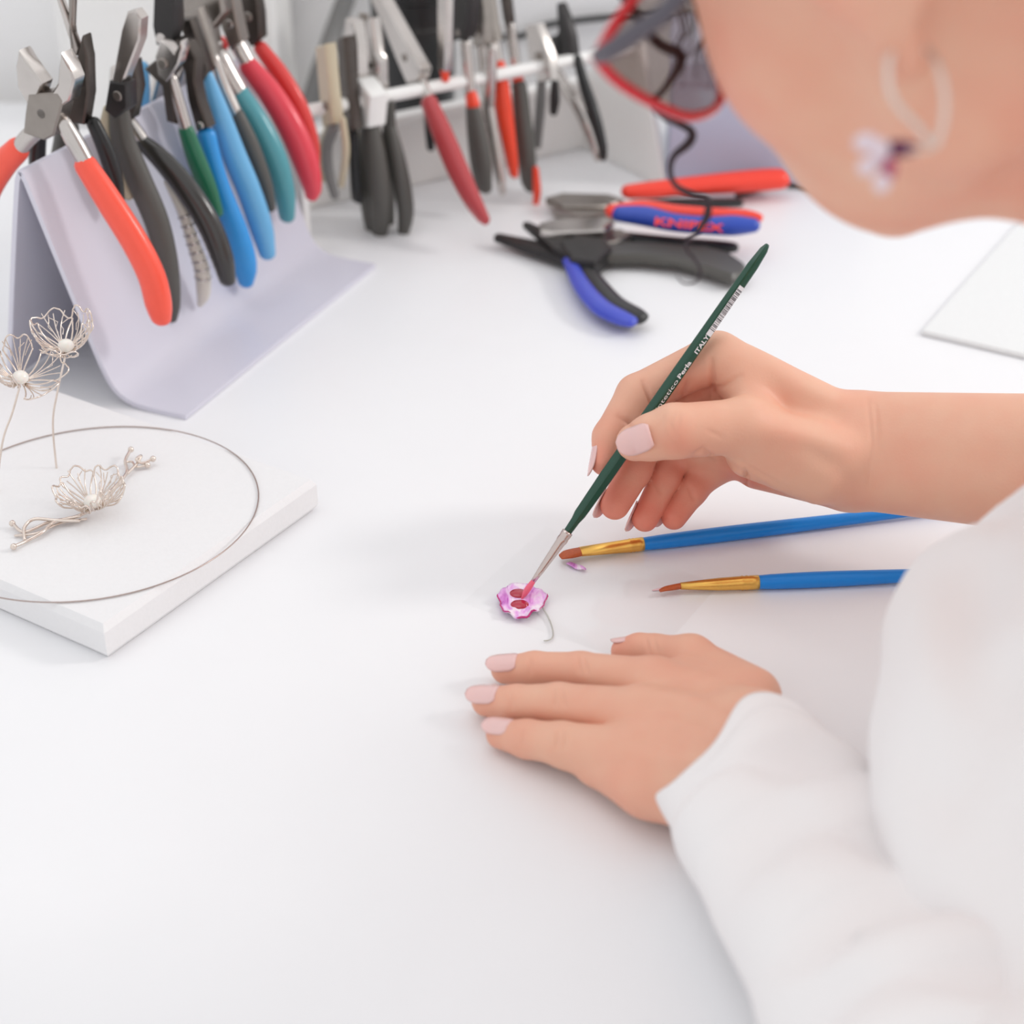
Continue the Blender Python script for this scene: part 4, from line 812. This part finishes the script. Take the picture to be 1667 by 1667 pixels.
dL, dU, dF = -CR, CU, CF
nail(person, rT[3][0], rT[2][0], .82, -CF * 1.0 + dU * .05 + dL * .1, 1.6, 1.22, .10, rback=1.22)
nail(person, rI[3][0], rI[2][0], .62, dL * 1.0 - dF * .12, 1.5, .95, .34)
nail(person, rM[3][0], rM[2][0], .70, dL * .9 - dU * .3 + dF * .1, 1.4, 1.0, .36)
nail(person, rR[3][0], rR[2][0], .64, dL * .9 - dU * .3 + dF * .1, 1.4, .95, .38)
nail(person, rP[3][0], rP[2][0], .60, dL * .9 - dU * .3 + dF * .1, 1.3, .85, .36)
nail(person, lI[3][0], lI[2][0], .58, A(-.1, -.25, 1), 1.3, .95, .25)
nail(person, lM[3][0], lM[2][0], .60, A(-.1, -.22, 1), 1.35, 1.0, .28)
nail(person, lR[3][0], lR[2][0], .58, A(-.15, -.1, 1), 1.25, .95, .22)
nail(person, lT[3][0], lT[2][0], .56, A(-.4, .55, .8), 1.1, .85, .1)

# ---- blouse: torso part and left sleeve
def ridge(p, s, sd):
    return 1 - abs(mnoise.noise(Vector((p[0] * s[0] + sd, p[1] * s[1], p[2] * s[2])))) * 2
g = Grid((2, -56, -32), (70, 10, 36), .5); Fb = g.new()
CC = A(24.3, -28.2, 7.6)
g.ell(Fb, CC, (13.3, 14.0, 9.8), I3, 1, mg=3); g.cone(Fb, CC + A(4, 1, 2), (LS + RS) / 2, 8.5, 7.2, 3, mg=4); g.cone(Fb, LS, RS, 6.2, 6.2, 3, mg=4); g.cone(Fb, CC + A(5, 0, 0), (48, -31, -14), 10, 12.5, 3, mg=4)
g.cone(Fb, LS, LE, 5.8, 5.3, 2.5, mg=4); g.cone(Fb, RS, RE, 5.4, 4.6, 2.5, mg=4); g.cone(Fb, (LS + RS) / 2, NB * .9 + (LS + RS) / 2 * .1, 7.2, 6.5, 2, mg=3)
V, Q = g.surf(Fb, 3); N = vnormals(V, Q)
dsp = np.array([.85 * ridge(p, (.22, .07, .10), 6.4) + .4 * ridge(p, (.4, .16, .2), 8.) for p in V]); V = V + N * (dsp - .6)[:, None]; V = lap(V, Q, .5)
blV, blQ = V, [tuple(q) for q in Q]
stn = [(1212, 1256, 2.9, 152, 2.6), (1236, 1286, 2.95, 163, 2.75), (1264, 1324, 3.1, 173, 2.9), (1308, 1398, 3.3, 184, 3.05), (1386, 1505, 3.7, 205, 3.4), (1475, 1640, 4.2, 228, 3.9), (1575, 1800, 4.7, 250, 4.3), (1740, 2080, 5.4, 262, 4.5)]
C_ = []; Ra = []; Rb = []
for x, y, z, hw, b in stn: p = Pz(x, y, z); C_.append(p); Ra.append(cm(hw, dep(p))); Rb.append(b)
S_ = spline(np.column_stack([C_, Ra, Rb]), 150); nn_ = 96; Vs = []
Tn = unit_rows(np.gradient(S_[:, :3], axis=0))
for i in range(len(S_)):
    p, t = S_[i, :3], Tn[i]; sd = unit(np.cross(t, [0, 0, 1.])); up = np.cross(sd, t); u = i / (len(S_) - 1)
    for k in range(nn_):
        a = 2 * math.pi * k / nn_; ca, sa = math.cos(a), math.sin(a); env = min(1, u * 7)
        wv = math.sin(34 * u + 2.4 * ca - 1.6 * sa + 1.2 * math.sin(9 * u)) * .5 + math.sin(21 * u - 3.0 * ca + .7) * .5
        wv = math.copysign(abs(wv) ** .7, wv); f = .5 * env * wv * (.35 + .65 * max(0, sa)) + .10 * env * mnoise.noise(Vector((p[0] * .3 + ca * 1.5, p[1] * .3, sa * 1.5)))
        hem = .10 if u < .035 else 0
        q = p + sd * ca * (S_[i, 3] + f) + up * sa * (S_[i, 4] + f + hem)
        lag = (.5 * math.sin(2 * a + .6) + .5 * math.sin(3 * a - 1.0) + .07 * math.sin(7 * a)) * max(0, 1 - u * 6)   # the uneven hem of the cuff
        q = q + t * lag; q[2] = max(q[2], .08); Vs.append(q)
K = len(S_); Fs = [(i * nn_ + k, i * nn_ + (k + 1) % nn_, (i + 1) * nn_ + (k + 1) % nn_, (i + 1) * nn_ + k) for i in range(K - 1) for k in range(nn_)]
Fs.append(tuple((K - 1) * nn_ + k for k in range(nn_)))
# turned-in hem so that the cuff has thickness
base = len(Vs); inner = []
for k in range(nn_):
    for d, sh in ((.25, .10), (2.2, .16)):
        p, t = S_[0, :3], Tn[0]; v = Vs[k]; inner.append(v + (p + t * np.dot(v - p, t) - v) * sh + t * d)
Vs = np.vstack([Vs, inner])
for k in range(nn_):
    k2 = (k + 1) % nn_; Fs.append((k2, k, base + 2 * k, base + 2 * k2)); Fs.append((base + 2 * k2, base + 2 * k, base + 2 * k + 1, base + 2 * k2 + 1))
blV, blF = join((blV, blQ), (Vs, Fs)); bq4 = np.array([f for f in blF if len(f) == 4]); bn = vnormals(blV, bq4)
valleys = [[(1267, 1325), (1330, 1281), (1400, 1271)], [.8, (1168, 1431), (1185, 1388), (1214, 1359)], [(1272, 1538), (1330, 1475), (1430, 1431)], [(1292, 1625), (1379, 1538), (1524, 1514)], [.7, (1200, 1441), (1188, 1490)], [.7, (1330, 1400), (1380, 1350), (1430, 1340)], [.7, (1400, 1667), (1470, 1600), (1570, 1570)]]
blV = crease(blV, bn, valleys, .5, 25, 30, 70)
blV = crease(blV, bn, [[-(l[0] if not isinstance(l[0], tuple) else 1.)] + [(x - 12, y - 30) for x, y in l if True] if isinstance(l[0], tuple) else [-l[0]] + [(x - 12, y - 30) for x, y in l[1:]] for l in valleys], .26, 25, 30, 70)
blV = crease(blV, bn, [[(1650, 1080), (1592, 1190), (1548, 1290), (1542, 1340)], [.8, (1600, 930), (1572, 1030), (1560, 1120)], [.7, (1660, 1250), (1622, 1360), (1600, 1440)], [.6, (1500, 1140), (1478, 1250), (1490, 1330)], [.6, (1655, 780), (1620, 880)]], .8, 40, 28, 60)
for _ in range(3): blV[:len(V)] = lap(blV[:len(V)], Q, .5)
mesh_obj('blouse', blV, blF, M_BLOUSE, person)

# ---- hair
M_HAIR = mat('brown_hair', '4a3428', .45, var=.35, scale=500)
g = Grid((-13.5, -9, -8), (10, 9, 14), .3); Fq = g.new()
g.ell(Fq, (-1.7, 0, 3.9), (9.4, 7.7, 8.5), I3, .1); g.ell(Fq, (6.5, 0, -6.5), (7.0, 9, 11.0), I3, .8, sub=True); g.ell(Fq, (-1.4, 7.9, -1.3), (3.0, 2.6, 4.2), I3, .5, sub=True); g.ell(Fq, (-1.4, -7.9, -1.3), (3.0, 2.6, 4.2), I3, .5, sub=True)
g.ell(Fq, (-6, 0, -8), (9, 9, 5.5), I3, .8, sub=True); g.ell(Fq, (-9.5, 0, 8.0), (3.6, 3.8, 3.4), I3, .6)
V, Q = g.surf(Fq, 2); N = vnormals(V, Q)
V = V + N * np.array([.12 * math.sin(9 * math.atan2(p[1], p[2] + 2) * 3 + 2 * mnoise.noise(Vector(p * .4))) for p in V])[:, None]
mesh_obj('hair', V @ HM.T + HC, [tuple(q) for q in Q], M_HAIR, person)
M_CURL = mat('dark_curl', '2e2029', .45, var=.2)
cl = [(1085, -60, 56, 9), (1040, 10, 55.5, 10), (1060, 58, 55.5, 9), (1108, 92, 55, 9), (1084, 142, 54.8, 6), (1061, 168, 55, 5), (1080, 190, 55.3, 5), (1124, 212, 55.4, 7), (1122, 232, 55, 8), (1097, 254, 54.6, 6), (1091, 278, 54.6, 5), (1100, 302, 54.8, 5), (1128, 318, 55.2, 6), (1151, 326, 55.4, 6), (1151, 352, 55.2, 7), (1138, 374, 54.8, 5), (1117, 400, 54.6, 4), (1130, 420, 54.8, 3), (1140, 440, 55, 2.5), (1133, 458, 55, 2), (1113, 461, 54.8, 1.6), (1102, 448, 54.6, 1.2)]
cl = cl[2:]; P = [HL(5.2, 2.6, 8.3), HL(8.6, 2.7, 5.6), HL(10.6, 2.5, 1.6)] + [W(x, y, 50 + 4.4 * (y - 58) / 400 + .5 * (d - 55)) for x, y, d, r in cl]; r = [.1, .16, .17] + [cm(c[3], 52) for c in cl]
mesh_obj('curl', *sweep(P, r, n=8, rows=180), M_CURL, person)
rs = random.Random(9); strands = []
for k in range(16):
    x0 = rs.uniform(1105, 1190); yr = rs.uniform(.5, 3.2); P = [HL(5.6 + rs.uniform(-.4, .4), yr, 8.0), HL(8.9, yr + rs.uniform(-.3, .3), 4.6), W(x0 + rs.uniform(-12, 12), 15, 50.3), W(x0 - 4 + rs.uniform(-14, 14), 70 + rs.uniform(-10, 10), 50.8), W(x0 + rs.uniform(-20, 20), 120 + rs.uniform(-15, 30), 51.2)]
    strands.append(sweep(P, [.05, .05, .045, .035, .012], n=5, rows=18))
mesh_obj('loose_strands', *join(*strands), M_HAIR, person)

# ================================================================== glasses and earring
M_FRAME = mat('red_frame', 'd2142c', .22, var=.04, coat=.5); M_TEMPLE = mat('dark_temple', '55505a', .35)
gl = thing('glasses', HL(9.5, 0, -1.5), 'red cat-eye glasses worn by the bending person', 'glasses')
loc = np.array([(8.2, 7.05, -.2), (8.4, 6.75, -.9), (8.6, 6.2, -1.7), (9.0, 5.2, -2.7), (9.4, 4.1, -3.6), (9.75, 2.9, -4.1), (10.0, 1.9, -4.1), (10.0, 1.2, -3.2), (9.85, .9, -2.0), (9.5, 1.1, -.7), (9.1, 2.2, .05), (8.75, 3.9, .25), (8.45, 5.6, .1)])
ln = HM @ unit(A(1, .2, .2)); rimL = loc @ HM.T + HC; locR = loc * A(1, -1, 1); rimR = locR @ HM.T + HC
lens_m = clear_mat('lens_glass', 'd9d3d0', .03, .05)
for nm, R_, nrm in (('left', rimL, ln), ('right', rimR, unit(HM @ ((HM.T @ ln) * A(1, -1, 1))))):
    C2 = spline(np.vstack([R_, R_[:1]]), 70)[:-1]; f = mesh_obj('rim', *sweep(C2, .17, n=8, closed=True), M_FRAME, gl)
    V, Fc = prism(C2, nrm, .14, .02); mesh_obj('lens', V, Fc, lens_m, f, smooth=False)
    hinge = R_[0]; y = 1 if nm == 'left' else -1
    hl = (hinge - HC) @ HM; tp = [hl, A(7.5, 7.25 * y, -.15), A(6.0, 7.35 * y, .05), A(4.2, 7.4 * y, .4), A(1.2, 7.5 * y, 2.0), A(-1.2, 7.7 * y, 3.5), A(-4.0, 7.6 * y, 2.6), A(-4.9, 7.3 * y, .2)]
    mesh_obj('temple', *sweep([HM @ t + HC for t in tp], [.22, .27, .27, .26, .22, .2, .2, .14], [.13] * 8, side=HZ, n=10, rows=40), M_TEMPLE, gl)
a = loc[7:10].mean(0); br_ = [HM @ (a * A(1, s, 1)) + HC for s in (1, -1)]; mid = HM @ (a * A(1, 0, 1) + A(.5, 0, .5)) + HC
mesh_obj('bridge', *sweep([br_[0], mid, br_[1]], .17, n=8, rows=14), M_FRAME, gl)
lobe = HL(-1.3, 7.6, -3.2); De = dep(lobe) - .6
er = thing('hoop_earring', lobe, 'silver hoop earring with a pale and purple flower, on the ear of the bending person', 'earring')
hp_ = [(1478, 92), (1452, 86), (1446, 112), (1450, 150), (1470, 182), (1500, 212), (1520, 238), (1536, 200), (1538, 150), (1526, 105), (1506, 82)]
P = np.array([W(x, y, De - .2 * math.sin(i)) for i, (x, y) in enumerate(hp_)]); P = spline(np.vstack([P, P[:1]]), 60)[:-1]
mesh_obj('hoop', *sweep(P, .085, n=8, closed=True), mat('matt_silver', 'e6d8cf', .35, .8), er)
mesh_obj('drop_wire', *sweep([W(1520, 236, De), W(1505, 245, De), W(1480, 243, De)], .05, n=6, rows=8), M_SILVER, er)
M_LILACP = mat('pale_lilac_petal', 'e6d6de', .4); M_PURP = mat('deep_purple_petal', '5d1a4a', .35); M_ROSE = mat('rose_petal', 'b0406a', .4)
for (x, y, rx, ry, m) in ((1410, 232, .30, .24, M_LILACP), (1412, 272, .24, .22, M_LILACP), (1436, 298, .2, .24, M_LILACP), (1432, 250, .24, .36, M_LILACP), (1448, 276, .16, .3, M_ROSE), (1464, 242, .46, .2, M_PURP)):
    mesh_obj('petal', *ball(W(x, y, De + (.1 if m is M_PURP else 0)), 1, 14, 10, (rx, .16, ry)), m, er)
